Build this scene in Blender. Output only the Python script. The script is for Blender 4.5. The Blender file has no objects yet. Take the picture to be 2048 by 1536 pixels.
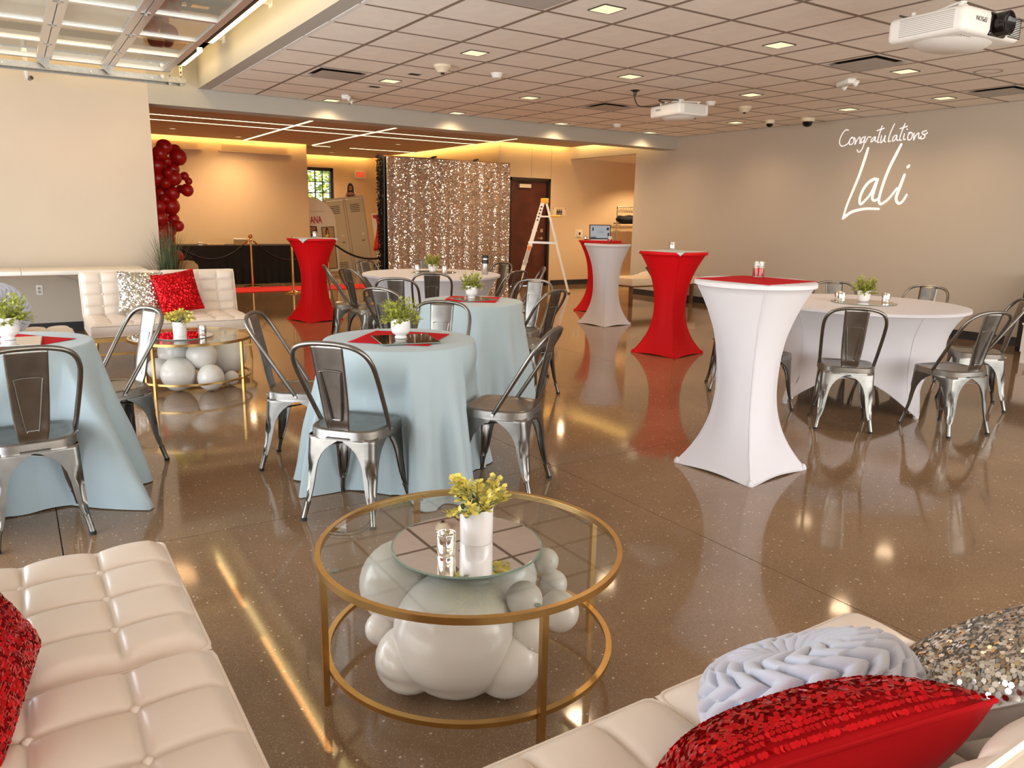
import bpy, bmesh, math, random
from math import sin, cos, pi, radians, sqrt, atan2
from mathutils import Vector, Matrix

# tuning values for exposure, lamps and the glowing greeting strokes
EXPOSURE = 0.0
DAY_L = 290
DAY_F = 420
DOWN = 48
COVE = 38
PROJ_GLOW = 0.42
LOBBY = 190
BAY = 50
scene = bpy.context.scene
C = scene.collection
random.seed(7)

# ------------------------------------------------------------------ camera
cam_d = bpy.data.cameras.new('camera')
cam = bpy.data.objects.new('camera', cam_d); C.objects.link(cam)
cam_d.sensor_fit = 'HORIZONTAL'; cam_d.sensor_width = 36.0
cam_d.lens = 36.0 * 1526.08 / 2048.0
cam_d.clip_start = 0.02; cam_d.clip_end = 200
def cam_matrix(yaw, pitch, roll, loc):
    f = Vector((sin(yaw)*cos(pitch), cos(yaw)*cos(pitch), -sin(pitch)))
    r = Vector((cos(yaw), -sin(yaw), 0)); u = r.cross(f)
    r2 = cos(roll)*r + sin(roll)*u; u2 = -sin(roll)*r + cos(roll)*u
    m = Matrix((r2, u2, -f)).transposed().to_4x4(); m.translation = loc
    return m
cam.matrix_world = cam_matrix(radians(33.0295), radians(12.3047), radians(1.0912), (0, 0, 1.39))
scene.camera = cam

# ------------------------------------------------------------------ view, world, daylight
vs = scene.view_settings
vs.view_transform = 'Standard'; vs.look = 'None'; vs.gamma = 1.0; vs.use_curve_mapping = False
vs.exposure = EXPOSURE
world = bpy.data.worlds.new('world'); scene.world = world; world.use_nodes = True
wn = world.node_tree.nodes; wl = world.node_tree.links; wn.clear()
wo = wn.new('ShaderNodeOutputWorld'); wb = wn.new('ShaderNodeBackground'); sk = wn.new('ShaderNodeTexSky')
sk.sky_type = 'NISHITA'; sk.sun_disc = False; sk.sun_elevation = radians(50); sk.sun_rotation = radians(270)
wl.new(sk.outputs[0], wb.inputs[0]); wb.inputs[1].default_value = 0.6; wl.new(wb.outputs[0], wo.inputs[0])

def area_light(name, loc, rot, sx, sy, power, col):
    d = bpy.data.lights.new(name, 'AREA'); d.shape = 'RECTANGLE'; d.size = sx; d.size_y = sy
    d.energy = power; d.color = col
    o = bpy.data.objects.new(name, d); C.objects.link(o); o.location = loc; o.rotation_euler = rot
    return o
# daylight through the open overhead-door bay on the left and the shop-front glazing behind the camera
area_light('daylight_left_bay', (-1.9, 4.6, 1.28), (0, radians(-108), 0), 2.4, 7.6, DAY_L, (0.93, 0.96, 1.0))
area_light('daylight_front_glazing', (3.9, -2.4, 1.35), (radians(128), 0, 0), 10.0, 2.3, DAY_F, (1.0, 0.95, 0.89))
sun_d = bpy.data.lights.new('sun', 'SUN'); sun_d.energy = 16.0; sun_d.angle = radians(0.12); sun_d.color = (1.0, 0.62, 0.28)
sun = bpy.data.objects.new('sun', sun_d); C.objects.link(sun)
sun.rotation_euler = (radians(56.5), 0, 0)

# ------------------------------------------------------------------ materials
MATS = {}
def mat(name, col, rough=0.5, metal=0.0, spec=0.5, var=None, bump=None, coat=0.0, emit=None, trans=0.0, ior=1.45,
        sheen=0.0, speck=None, aniso=0.0):
    m = bpy.data.materials.new(name); m.use_nodes = True
    nt = m.node_tree; n = nt.nodes; l = nt.links
    b = n['Principled BSDF']
    b.inputs['Base Color'].default_value = (*col, 1); b.inputs['Roughness'].default_value = rough
    b.inputs['Metallic'].default_value = metal; b.inputs['Specular IOR Level'].default_value = spec
    b.inputs['Coat Weight'].default_value = coat; b.inputs['IOR'].default_value = ior
    b.inputs['Transmission Weight'].default_value = trans
    if sheen: b.inputs['Sheen Weight'].default_value = sheen
    if aniso: b.inputs['Anisotropic'].default_value = aniso
    if emit: b.inputs['Emission Color'].default_value = (*emit[0], 1); b.inputs['Emission Strength'].default_value = emit[1]
    tc = n.new('ShaderNodeTexCoord')
    out = None
    if var:
        sc, amt, det = var
        t = n.new('ShaderNodeTexNoise'); t.inputs['Scale'].default_value = sc; t.inputs['Detail'].default_value = det
        l.new(tc.outputs['Object'], t.inputs['Vector'])
        r = n.new('ShaderNodeValToRGB')
        r.color_ramp.elements[0].position = 0.3; r.color_ramp.elements[1].position = 0.7
        r.color_ramp.elements[0].color = (*[c*(1-amt) for c in col], 1)
        r.color_ramp.elements[1].color = (*[min(1, c*(1+amt)) for c in col], 1)
        l.new(t.outputs['Fac'], r.inputs['Fac']); out = r.outputs['Color']
        l.new(out, b.inputs['Base Color'])
    if speck:                       # aggregate specks: list of (scale, threshold, colour)
        cur = out
        for sc, th, sc_col in speck:
            v = n.new('ShaderNodeTexVoronoi'); v.inputs['Scale'].default_value = sc
            l.new(tc.outputs['Object'], v.inputs['Vector'])
            cr = n.new('ShaderNodeSeparateColor'); l.new(v.outputs['Color'], cr.inputs[0])
            g = n.new('ShaderNodeMath'); g.operation = 'GREATER_THAN'; g.inputs[1].default_value = th
            l.new(cr.outputs[0], g.inputs[0])
            d = n.new('ShaderNodeMath'); d.operation = 'LESS_THAN'; d.inputs[1].default_value = 0.38
            l.new(v.outputs['Distance'], d.inputs[0])
            mu = n.new('ShaderNodeMath'); mu.operation = 'MULTIPLY'; l.new(g.outputs[0], mu.inputs[0]); l.new(d.outputs[0], mu.inputs[1])
            mx = n.new('ShaderNodeMix'); mx.data_type = 'RGBA'
            l.new(mu.outputs[0], mx.inputs['Factor'])
            if cur is not None: l.new(cur, mx.inputs[6])
            else: mx.inputs[6].default_value = (*col, 1)
            mx.inputs[7].default_value = (*sc_col, 1)
            cur = mx.outputs[2]
        l.new(cur, b.inputs['Base Color'])
    if bump:
        sc, st, di = bump
        t = n.new('ShaderNodeTexNoise'); t.inputs['Scale'].default_value = sc; t.inputs['Detail'].default_value = 4
        l.new(tc.outputs['Object'], t.inputs['Vector'])
        bp = n.new('ShaderNodeBump'); bp.inputs['Strength'].default_value = st; bp.inputs['Distance'].default_value = di
        l.new(t.outputs['Fac'], bp.inputs['Height']); l.new(bp.outputs['Normal'], b.inputs['Normal'])
    MATS[name] = m
    return m

mat('wall_paint', (0.56, 0.485, 0.40), 0.62, var=(1.5, 0.02, 2), bump=(180, 0.04, 0.002))
mat('wall_grey', (0.50, 0.44, 0.365), 0.6, bump=(180, 0.04, 0.002))
mat('beam_paint', (0.44, 0.41, 0.355), 0.6, bump=(180, 0.04, 0.002))
mat('tan_paint', (0.64, 0.47, 0.29), 0.6, var=(1.2, 0.02, 2), bump=(180, 0.04, 0.002))
mat('ceil_brown', (0.50, 0.36, 0.25), 0.75)
mat('tile', (0.87, 0.79, 0.70), 0.85, var=(9, 0.03, 6), bump=(160, 0.25, 0.003))
mat('tbar', (0.25, 0.19, 0.145), 0.55)
mat('white_trim', (0.78, 0.75, 0.70), 0.5)
mat('baseboard', (0.025, 0.024, 0.026), 0.45)
mat('concrete', (0.225, 0.138, 0.076), 0.075, spec=0.5, var=(1.1, 0.20, 8), coat=0.14,
    speck=[(260, 0.80, (0.40, 0.28, 0.18)), (190, 0.90, (0.11, 0.07, 0.045)), (90, 0.975, (0.55, 0.44, 0.32))])
MATS['concrete'].node_tree.nodes['Principled BSDF'].inputs['Coat Roughness'].default_value = 0.06
mat('joint', (0.05, 0.035, 0.025), 0.8)
mat('gunmetal', (0.24, 0.226, 0.208), 0.32, metal=1.0, var=(14, 0.16, 5), bump=(60, 0.03, 0.002))
mat('dark_rubber', (0.02, 0.02, 0.02), 0.6)
mat('screw', (0.5, 0.48, 0.45), 0.25, metal=1.0)
mat('blue_cloth', (0.37, 0.455, 0.49), 0.78, sheen=0.2, var=(3, 0.03, 3), bump=(700, 0.12, 0.0015))
mat('spandex_white', (0.64, 0.615, 0.65), 0.62, sheen=0.15, bump=(900, 0.05, 0.001))
mat('spandex_red', (0.60, 0.002, 0.006), 0.6, spec=0.2, bump=(900, 0.05, 0.001))
mat('napkin_red', (0.56, 0.004, 0.010), 0.75, spec=0.15, bump=(500, 0.15, 0.001))
mat('napkin_blue', (0.47, 0.55, 0.58), 0.75, bump=(500, 0.15, 0.001))
mat('leather', (0.76, 0.66, 0.57), 0.36, spec=0.5, coat=0.12, bump=(420, 0.07, 0.0015))
mat('gold', (0.58, 0.36, 0.13), 0.3, metal=1.0, var=(20, 0.05, 3))
mat('brass', (0.80, 0.52, 0.20), 0.16, metal=1.0)
mat('glass', (0.93, 0.97, 0.95), 0.0, trans=1.0, ior=1.45)
def thin_glass(name, tint):          # clear sheet glass: light passes straight through, a faint mirror image on top
    m = bpy.data.materials.new(name); m.use_nodes = True; nt = m.node_tree; n = nt.nodes; n.clear()
    o = n.new('ShaderNodeOutputMaterial'); mx = n.new('ShaderNodeMixShader'); tr = n.new('ShaderNodeBsdfTransparent'); gl = n.new('ShaderNodeBsdfGlossy'); fr = n.new('ShaderNodeLayerWeight'); pw = n.new('ShaderNodeMath'); ml = n.new('ShaderNodeMath')
    tr.inputs[0].default_value = (*tint, 1); gl.inputs['Roughness'].default_value = 0.0; fr.inputs['Blend'].default_value = 0.5; pw.operation = 'POWER'; pw.inputs[1].default_value = 3.5; ml.operation = 'MULTIPLY_ADD'; ml.inputs[1].default_value = 0.7; ml.inputs[2].default_value = 0.03
    nt.links.new(fr.outputs['Facing'], pw.inputs[0]); nt.links.new(pw.outputs[0], ml.inputs[0]); nt.links.new(ml.outputs[0], mx.inputs[0]); nt.links.new(tr.outputs[0], mx.inputs[1]); nt.links.new(gl.outputs[0], mx.inputs[2]); nt.links.new(mx.outputs[0], o.inputs[0])
    MATS[name] = m
thin_glass('sheet_glass', (0.95, 0.975, 0.96))
mat('glass_edge', (0.30, 0.42, 0.36), 0.1, trans=0.4)
mat('mirror', (0.86, 0.85, 0.84), 0.015, metal=1.0)
mat('black_mirror', (0.10, 0.085, 0.06), 0.04, metal=1.0)
mat('mercury', (0.86, 0.84, 0.80), 0.10, metal=1.0, var=(60, 0.2, 5), bump=(40, 0.10, 0.003))
mat('ceramic', (0.78, 0.76, 0.76), 0.22, coat=0.4)
mat('soil', (0.06, 0.045, 0.03), 0.95, bump=(90, 0.6, 0.01))
mat('leaf_green', (0.36, 0.38, 0.06), 0.5, var=(40, 0.35, 2))
mat('leaf_yellow', (0.80, 0.68, 0.16), 0.5, var=(22, 0.25, 2))
mat('leaf_sage', (0.42, 0.46, 0.25), 0.55, var=(22, 0.3, 2))
mat('stem', (0.20, 0.22, 0.08), 0.6)
mat('grass_blade', (0.09, 0.115, 0.055), 0.55, var=(6, 0.4, 2))
mat('balloon_white', (0.72, 0.69, 0.655), 0.28, spec=0.5, coat=0.25)
mat('balloon_red', (0.42, 0.003, 0.005), 0.33, coat=0.2)
mat('seq_red', (0.72, 0.012, 0.018), 0.18, metal=0.85)
mat('seq_silver', (0.84, 0.80, 0.74), 0.12, metal=1.0)
mat('seq_champagne', (0.80, 0.66, 0.54), 0.13, metal=1.0)
mat('velvet_red', (0.46, 0.002, 0.006), 0.75, spec=0.15, sheen=0.06)
mat('fabric_silver', (0.60, 0.57, 0.53), 0.7)
mat('curtain_base', (0.44, 0.34, 0.27), 0.6)
mat('smock', (0.52, 0.55, 0.65), 0.6, sheen=0.25, bump=(500, 0.06, 0.001))
mat('black_cloth', (0.006, 0.006, 0.007), 0.85)
mat('black_plastic', (0.012, 0.012, 0.013), 0.35)
mat('white_plastic', (0.80, 0.78, 0.74), 0.4)
mat('grey_plastic', (0.45, 0.42, 0.39), 0.5)
mat('cream_plastic', (0.72, 0.62, 0.46), 0.45)
mat('dark_void', (0.012, 0.011, 0.010), 0.8)
mat('alu', (0.72, 0.70, 0.68), 0.35, metal=0.85)
mat('galv', (0.36, 0.35, 0.33), 0.32, metal=1.0, var=(30, 0.12, 4))
mat('door_wood', (0.085, 0.020, 0.012), 0.42, var=(5, 0.25, 8), coat=0.15)
mat('door_frame', (0.022, 0.014, 0.011), 0.5)
mat('red_carpet', (0.55, 0.006, 0.010), 0.9, bump=(300, 0.5, 0.004))
mat('hedge', (0.016, 0.013, 0.010), 0.7)
mat('locker', (0.56, 0.51, 0.40), 0.5)
mat('locker_line', (0.15, 0.12, 0.09), 0.6)
mat('print_white', (0.74, 0.71, 0.64), 0.5)
mat('print_red', (0.42, 0.01, 0.03), 0.5)
mat('print_dark', (0.035, 0.018, 0.014), 0.5)
mat('print_skin', (0.36, 0.17, 0.09), 0.5)
mat('print_tan', (0.46, 0.30, 0.14), 0.5)
mat('ladder_white', (0.80, 0.77, 0.70), 0.45)
mat('ladder_yellow', (0.80, 0.42, 0.03), 0.45)
mat('ladder_orange', (0.80, 0.20, 0.03), 0.45)
mat('coat_red', (0.42, 0.02, 0.012), 0.8)
mat('coat_orange', (0.62, 0.22, 0.03), 0.8)
mat('coat_dark', (0.08, 0.06, 0.04), 0.8)
mat('beige_vinyl', (0.76, 0.62, 0.43), 0.5)
mat('wood_leg', (0.16, 0.07, 0.025), 0.45)
mat('steel', (0.62, 0.60, 0.57), 0.28, metal=1.0)
mat('screen', (0.10, 0.10, 0.11), 0.3, emit=((0.55, 0.58, 0.62), 0.5))
mat('screen_dark', (0.02, 0.02, 0.025), 0.4)
mat('exit_red', (0.75, 0.03, 0.01), 0.4, emit=((1.0, 0.05, 0.02), 0.9))
mat('exit_field', (0.62, 0.30, 0.20), 0.4, emit=((1.0, 0.22, 0.12), 0.12))
mat('projected', (0.9, 0.9, 0.9), 0.8, emit=((1.0, 0.98, 0.95), PROJ_GLOW))  # projector light put into a self-glowing stroke material
mat('lens_warm', (0.25, 0.22, 0.15), 0.4, emit=((1.0, 0.92, 0.56), 1.0))
mat('lens_line', (0.9, 0.8, 0.6), 0.4, emit=((1.0, 0.76, 0.40), 3.0))
mat('lens_cove', (0.9, 0.8, 0.6), 0.4, emit=((1.0, 0.66, 0.20), COVE))
mat('lens_strip', (0.9, 0.8, 0.5), 0.4, emit=((1.0, 0.72, 0.30), 9.0))
mat('lens_black', (0.004, 0.004, 0.005), 0.08)
mat('cardboard', (0.70, 0.62, 0.50), 0.7)
mat('tree_leaf', (0.42, 0.55, 0.14), 0.6, var=(3, 0.4, 3))
mat('bark', (0.10, 0.07, 0.05), 0.9)
mat('outside_ground', (0.30, 0.33, 0.16), 0.9)

# ------------------------------------------------------------------ mesh builder
class MB:
    def __init__(s): s.v = []; s.f = []
    def add(s, vs_, fs_):
        o = len(s.v); s.v += [tuple(p) for p in vs_]; s.f += [tuple(i+o for i in f) for f in fs_]; return s
    def box(s, x0, x1, y0, y1, z0, z1):
        return s.add([(x0,y0,z0),(x1,y0,z0),(x1,y1,z0),(x0,y1,z0),(x0,y0,z1),(x1,y0,z1),(x1,y1,z1),(x0,y1,z1)],
                     [(0,3,2,1),(4,5,6,7),(0,1,5,4),(1,2,6,5),(2,3,7,6),(3,0,4,7)])
    def cbox(s, cx, cy, cz, sx, sy, sz): return s.box(cx-sx/2, cx+sx/2, cy-sy/2, cy+sy/2, cz-sz/2, cz+sz/2)
    def rbox(s, x0, x1, y0, y1, z0, z1, r, seg=3):
        bm = bmesh.new(); bmesh.ops.create_cube(bm, size=1)
        bmesh.ops.scale(bm, vec=(x1-x0, y1-y0, z1-z0), verts=bm.verts)
        bmesh.ops.translate(bm, vec=((x0+x1)/2, (y0+y1)/2, (z0+z1)/2), verts=bm.verts)
        bmesh.ops.bevel(bm, geom=list(bm.edges), offset=r, segments=seg, profile=0.5, affect='EDGES')
        bm.verts.index_update()
        s.add([v.co[:] for v in bm.verts], [[v.index for v in f.verts] for f in bm.faces]); bm.free(); return s
    def lathe(s, prof, n=24, c=(0,0,0), caps=True):
        vs_ = []; fs_ = []
        for r, z in prof:
            for i in range(n):
                a = 2*pi*i/n; vs_.append((c[0]+r*cos(a), c[1]+r*sin(a), c[2]+z))
        m = len(prof)
        for j in range(m-1):
            for i in range(n):
                k = (i+1) % n; fs_.append((j*n+i, j*n+k, (j+1)*n+k, (j+1)*n+i))
        if caps:
            if prof[0][0] > 1e-5: fs_.append(tuple(range(n-1, -1, -1)))
            if prof[-1][0] > 1e-5: fs_.append(tuple((m-1)*n+i for i in range(n)))
        return s.add(vs_, fs_)
    def cyl(s, c, r, z0, z1, n=16, r2=None):
        return s.lathe([(r, z0), (r if r2 is None else r2, z1)], n, c)
    def tube(s, path, r, n=8, closed=False, caps=True):
        P = [Vector(p) for p in path]; m = len(P)
        rad = r if isinstance(r, (list, tuple)) else [r]*m
        T = []
        for i in range(m):
            a = P[(i-1) % m] if (closed or i > 0) else P[i]; b = P[(i+1) % m] if (closed or i < m-1) else P[i]
            t = b-a; T.append(t.normalized() if t.length > 1e-9 else Vector((0,0,1)))
        ref = Vector((0,0,1)) if abs(T[0].z) < 0.9 else Vector((1,0,0))
        u = T[0].cross(ref).normalized(); vs_ = []; fs_ = []
        for i in range(m):
            u = (u - T[i]*u.dot(T[i])).normalized(); w = T[i].cross(u)
            for k in range(n):
                a = 2*pi*k/n; vs_.append(P[i] + (u*cos(a)+w*sin(a))*rad[i])
        for i in range(m if closed else m-1):
            j = (i+1) % m
            for k in range(n):
                q = (k+1) % n; fs_.append((i*n+k, i*n+q, j*n+q, j*n+k))
        if caps and not closed: fs_ += [tuple(range(n-1,-1,-1)), tuple((m-1)*n+k for k in range(n))]
        return s.add(vs_, fs_)
    def bar(s, a, b, w, h, up=(0,0,1)):             # rectangular bar between two points
        a = Vector(a); b = Vector(b); t = (b-a).normalized(); u = t.cross(Vector(up))
        if u.length < 1e-4: u = t.cross(Vector((0,1,0)))
        u.normalize(); v = u.cross(t)
        vs_ = [p + u*(sx*w/2) + v*(sy*h/2) for p in (a, b) for sx, sy in ((-1,-1),(1,-1),(1,1),(-1,1))]
        return s.add(vs_, [(0,1,2,3),(7,6,5,4),(0,4,5,1),(1,5,6,2),(2,6,7,3),(3,7,4,0)])
    def grid(s, fn, nu, nv, closed_u=False):
        vs_ = [fn(i/nu, j/nv) for j in range(nv+1) for i in range(nu + (0 if closed_u else 1))]
        w = nu if closed_u else nu+1; fs_ = []
        for j in range(nv):
            for i in range(nu):
                k = (i+1) % w if closed_u else i+1
                fs_.append((j*w+i, j*w+k, (j+1)*w+k, (j+1)*w+i))
        return s.add(vs_, fs_)
    def prism(s, poly, z0, z1, axis='z'):           # closed 2-D outline extruded
        n = len(poly)
        def P(p, z): return {'z': (p[0], p[1], z), 'y': (p[0], z, p[1]), 'x': (z, p[0], p[1])}[axis]
        vs_ = [P(p, z0) for p in poly] + [P(p, z1) for p in poly]
        return s.add(vs_, [tuple(range(n-1,-1,-1)), tuple(range(n, 2*n))] + [(i, (i+1) % n, n+(i+1) % n, n+i) for i in range(n)])
    def mesh(s, name, smooth=False, angle=None):
        me = bpy.data.meshes.new(name); me.from_pydata(s.v, [], s.f); me.validate(); me.update()
        if smooth:
            for p in me.polygons: p.use_smooth = True
            if angle: 
                bm = bmesh.new(); bm.from_mesh(me)
                for e in bm.edges:
                    if len(e.link_faces) == 2 and e.calc_face_angle(0) > radians(angle): e.smooth = False
                bm.to_mesh(me); bm.free()
        return me
    def build(s, name, material, parent=None, smooth=False, angle=40, solid=0.0):
        me = s.mesh(name, smooth, angle)
        if solid:
            bm = bmesh.new(); bm.from_mesh(me); bmesh.ops.recalc_face_normals(bm, faces=bm.faces)
            bmesh.ops.solidify(bm, geom=list(bm.faces), thickness=solid); bm.to_mesh(me); bm.free()
        me.materials.append(MATS[material] if isinstance(material, str) else material)
        o = bpy.data.objects.new(name, me); C.objects.link(o)
        if parent: o.parent = parent
        return o

def tag(o, label, cat, group=None, kind=None):
    if label: o['label'] = label
    if cat: o['category'] = cat
    if group: o['group'] = group
    if kind: o['kind'] = kind
    return o
def thing(name, label, cat, loc=(0,0,0), rotz=0.0, group=None):
    o = bpy.data.objects.new(name, None); C.objects.link(o); o.empty_display_size = 0.1
    o.location = loc; o.rotation_euler = (0, 0, rotz)
    return tag(o, label, cat, group)
def struct(o):
    o['kind'] = 'structure'; return o
def dup(o, parent=None):
    c = o.copy(); C.objects.link(c)
    if parent is not None: c.parent = parent
    for ch in list(o.children): dup(ch, c)
    return c
def place(o, loc, rotz=0.0, label=None, group=None):
    o.location = loc; o.rotation_euler = (0, 0, rotz)
    if label: o['label'] = label
    if group: o['group'] = group
    return o
def copy_mesh(src, name, parent, matrix=None, material=None):
    o = bpy.data.objects.new(name, src.data); C.objects.link(o); o.parent = parent
    if matrix is not None: o.matrix_local = matrix
    return o
def text_part(name, txt, material, parent, matrix, size, extrude=0.0006, align='CENTER', shear=0.0, sx=1.0, bold=0.0):
    cu = bpy.data.curves.new(name, 'FONT'); cu.body = txt; cu.size = size; cu.extrude = extrude; cu.align_x = align; cu.align_y = 'CENTER'
    cu.shear = shear; cu.offset = bold; cu.resolution_u = 3
    t = bpy.data.objects.new(name+'_tmp', cu); C.objects.link(t)
    dg = bpy.context.evaluated_depsgraph_get(); dg.update()
    me = bpy.data.meshes.new_from_object(t.evaluated_get(dg)); bpy.data.objects.remove(t)
    me.name = name; me.materials.clear(); me.materials.append(MATS[material])
    o = bpy.data.objects.new(name, me); C.objects.link(o); o.parent = parent
    o.matrix_local = matrix @ Matrix.Diagonal((sx, 1, 1, 1))
    return o
def smooth_path(pts, k=6, closed=False):
    P = [Vector(p) for p in pts]; out = []; n = len(P)
    rng = range(n if closed else n-1)
    for i in rng:
        p0 = P[(i-1) % n] if (closed or i > 0) else P[i]; p1 = P[i]; p2 = P[(i+1) % n]
        p3 = P[(i+2) % n] if (closed or i+2 < n) else p2
        for j in range(k):
            t = j/k
            out.append(0.5*((2*p1)+(p2-p0)*t+(2*p0-5*p1+4*p2-p3)*t*t+(3*p1-p0-3*p2+p3)*t**3))
    if not closed: out.append(P[-1])
    return out

# ================================================================== THE ROOM
XR, YB, ZC = 9.96, 10.147, 2.82          # projection wall, beam wall, tile ceiling
X0, Y0 = -2.0, -2.5                      # left bay wall, glazing wall behind the camera
S = 0.6096
def wall(name, m, *boxes):
    b = MB()
    for q in boxes: b.box(*q)
    return struct(b.build(name, m))

# floor: a bed with sawn concrete slabs laid on it
floor = struct(MB().box(X0-0.3, 13.3, Y0-0.3, 19.7, -0.06, -0.009).build('floor', 'joint'))
xs = [X0-0.3, 0.05, 2.49, 4.93, 7.37, 9.81, 13.3]; ys = [Y0-0.3, -1.51, 0.93, 3.37, 5.81, 8.25, 10.69, 13.13, 15.57, 18.01, 19.7]
for i in range(len(xs)-1):
    for j in range(len(ys)-1):
        g = 0.0022
        MB().box(xs[i]+g, xs[i+1]-g, ys[j]+g, ys[j+1]-g, -0.009, 0).build('slab', 'concrete', floor)

# walls of the main room
wall('wall_back', 'wall_paint', (X0, 1.497, YB, YB+0.2, 0, 3.8))
wall('wall_beam', 'beam_paint', (1.497, XR, YB, YB+0.34, 2.605, 3.8))
wall('wall_right', 'wall_grey', (XR, XR+0.15, Y0, 11.22, 0, 3.2), (XR, XR+0.15, 11.22, 13.24, 2.60, 3.2))
wall('wall_soffit', 'beam_paint', (2.05, 2.19, Y0, YB, ZC, 3.8))
# left bay wall with the open doorway, front wall with glazing opening
wall('wall_left', 'wall_paint', (X0-0.2, X0, Y0, 0.6, 0, 3.8), (X0-0.2, X0, 8.6, YB+0.2, 0, 3.8), (X0-0.2, X0, 0.6, 8.6, 2.72, 3.8),
     (X0-0.2, X0, 0.6, 8.6, 2.55, 2.72))
wall('wall_front', 'wall_paint', (X0-0.2, -1.3, Y0-0.2, Y0, 0, 3.8), (9.1, XR+0.15, Y0-0.2, Y0, 0, 3.8), (-1.3, 9.1, Y0-0.2, Y0, 2.65, 2.80), (-1.3, 0.567, Y0-0.2, Y0, 2.80, 3.8), (0.583, 9.1, Y0-0.2, Y0, 2.80, 3.8), (0.565, 0.585, Y0-0.2, Y0, 3.37, 3.39), (-1.3, 9.1, Y0-0.2, Y0, 0, 0.08))  # narrow slit above the glazing added to cast the sun streak indoors
# unseen slabs added outside bay and shop-front to block the direct sun
struct(MB().box(X0-6.0, X0-0.2, 0.0, 9.2, 2.47, 2.53).build('sun_blocker', 'white_trim'))
struct(MB().box(X0-0.5, XR+0.3, Y0-5.0, Y0-0.2, 2.66, 2.72).build('sun_blocker', 'white_trim'))
# upper lids
struct(MB().box(X0-0.2, 2.06, Y0-0.2, YB+0.2, 3.8, 3.86).build('ceiling', 'wall_paint'))
struct(MB().box(2.05, 13.3, Y0-0.2, 19.7, 3.2, 3.26).build('ceiling', 'wall_paint'))

# tile ceiling with T-bar grid
ceil = struct(MB().box(2.19, XR, Y0, YB, 2.86, 2.9).build('ceiling', 'wall_paint'))
gx = [(4.461+i)*S for i in range(0, 12)]; gy = [(7.838+j)*S for j in range(-11, 9)]
VENTS = [(0, 5), (6, 5), (6, -1), (10, -1), (0, -1)]
tile_mesh = MB().rbox(0.016, S-0.016, 0.016, S-0.016, ZC-0.003, ZC+0.018, 0.003, 1).mesh('ceiling_tile'); tile_mesh.materials.append(MATS['tile'])
for i in range(-1, 12):
    for j in range(-11, 9):
        if (i, j) in VENTS: continue
        x = (4.461+i)*S; y = (7.838+j)*S
        xa, xb = max(x, 2.20), min(x+S, XR-0.002); ya, yb = max(y, Y0+0.01), min(y+S, YB-0.002)
        full = abs(xb-xa-S) < 1e-4 and abs(yb-ya-S) < 1e-4
        if full:
            o = bpy.data.objects.new('ceiling_tile', tile_mesh); C.objects.link(o); o.parent = ceil; o.location = (x, y, 0)
        else:
            MB().box(xa+0.012, xb-0.004, ya+0.012, yb-0.004, ZC-0.003, ZC+0.018).build('ceiling_tile', 'tile', ceil)
for x in gx: MB().box(x-0.0165, x+0.0165, Y0, YB, ZC-0.004, ZC+0.03).build('grid_bar', 'tbar', ceil)
for y in gy: MB().box(2.19, XR, y-0.0165, y+0.0165, ZC-0.0038, ZC+0.03).build('grid_bar', 'tbar', ceil)
MB().box(2.19, 2.225, Y0, YB, ZC-0.004, ZC+0.03).build('edge_angle', 'white_trim', ceil)
MB().box(2.19, XR, YB-0.02, YB, ZC-0.003, ZC+0.03).build('edge_angle', 'tbar', ceil)
MB().box(XR-0.02, XR, Y0, YB, ZC-0.003, ZC+0.03).build('edge_angle', 'tbar', ceil)

# back room shell
wall('wall_lobby_left', 'tan_paint', (0.8, 1.0, YB+0.2, 16.9, 0, 3.2))
wall('wall_lobby_back', 'tan_paint', (1.0, 5.5, 16.70, 16.9, 0, 3.2))
wall('wall_lobby_return', 'tan_paint', (5.3, 5.5, 16.9, 19.4, 0, 3.2))
WX0, WX1, WZ0, WZ1 = 5.95, 7.06, 1.05, 2.53
wall('wall_far', 'tan_paint', (5.3, WX0, 19.4, 19.6, 0, 3.2), (WX1, 8.4, 19.4, 19.6, 0, 3.2), (WX0, WX1, 19.4, 19.6, 0, WZ0), (WX0, WX1, 19.4, 19.6, WZ1, 3.2))
wall('wall_lobby_right', 'tan_paint', (8.2, 8.4, 13.24, 19.4, 0, 3.2))
DX0, DX1, DZ = 8.45, 9.46, 2.18
wall('wall_door', 'tan_paint', (8.4, DX0, 13.24, 13.44, 0, 3.2), (DX1, 13.0, 13.24, 13.44, 0, 3.2), (DX0, DX1, 13.24, 13.44, DZ, 3.2))
for x in (8.98, 9.47): MB().box(x-0.003, x+0.003, 13.2385, 13.24, DZ+0.02, ZC).build('panel_joint', 'tbar', bpy.data.objects['wall_door'])
wall('wall_alcove', 'tan_paint', (XR+0.15, 13.0, 11.07, 11.22, 0, 3.2), (13.0, 13.15, 11.07, 13.44, 0, 3.2))
struct(MB().box(XR+0.15, 13.0, 11.22, 13.24, 2.60, 2.66).build('ceiling', 'tile'))
# lobby ceiling stops short of the walls: the slot is the light cove
lob = struct(MB().box(1.0, 8.05, YB+0.34, 16.55, ZC, ZC+0.05).build('ceiling', 'ceil_brown'))
MB().box(5.65, 8.05, 16.55, 19.25, ZC, ZC+0.05).build('ceiling_panel', 'ceil_brown', lob)
MB().box(8.05, 9.84, YB+0.34, 13.10, ZC, ZC+0.05).build('ceiling_panel', 'ceil_brown', lob)

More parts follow.
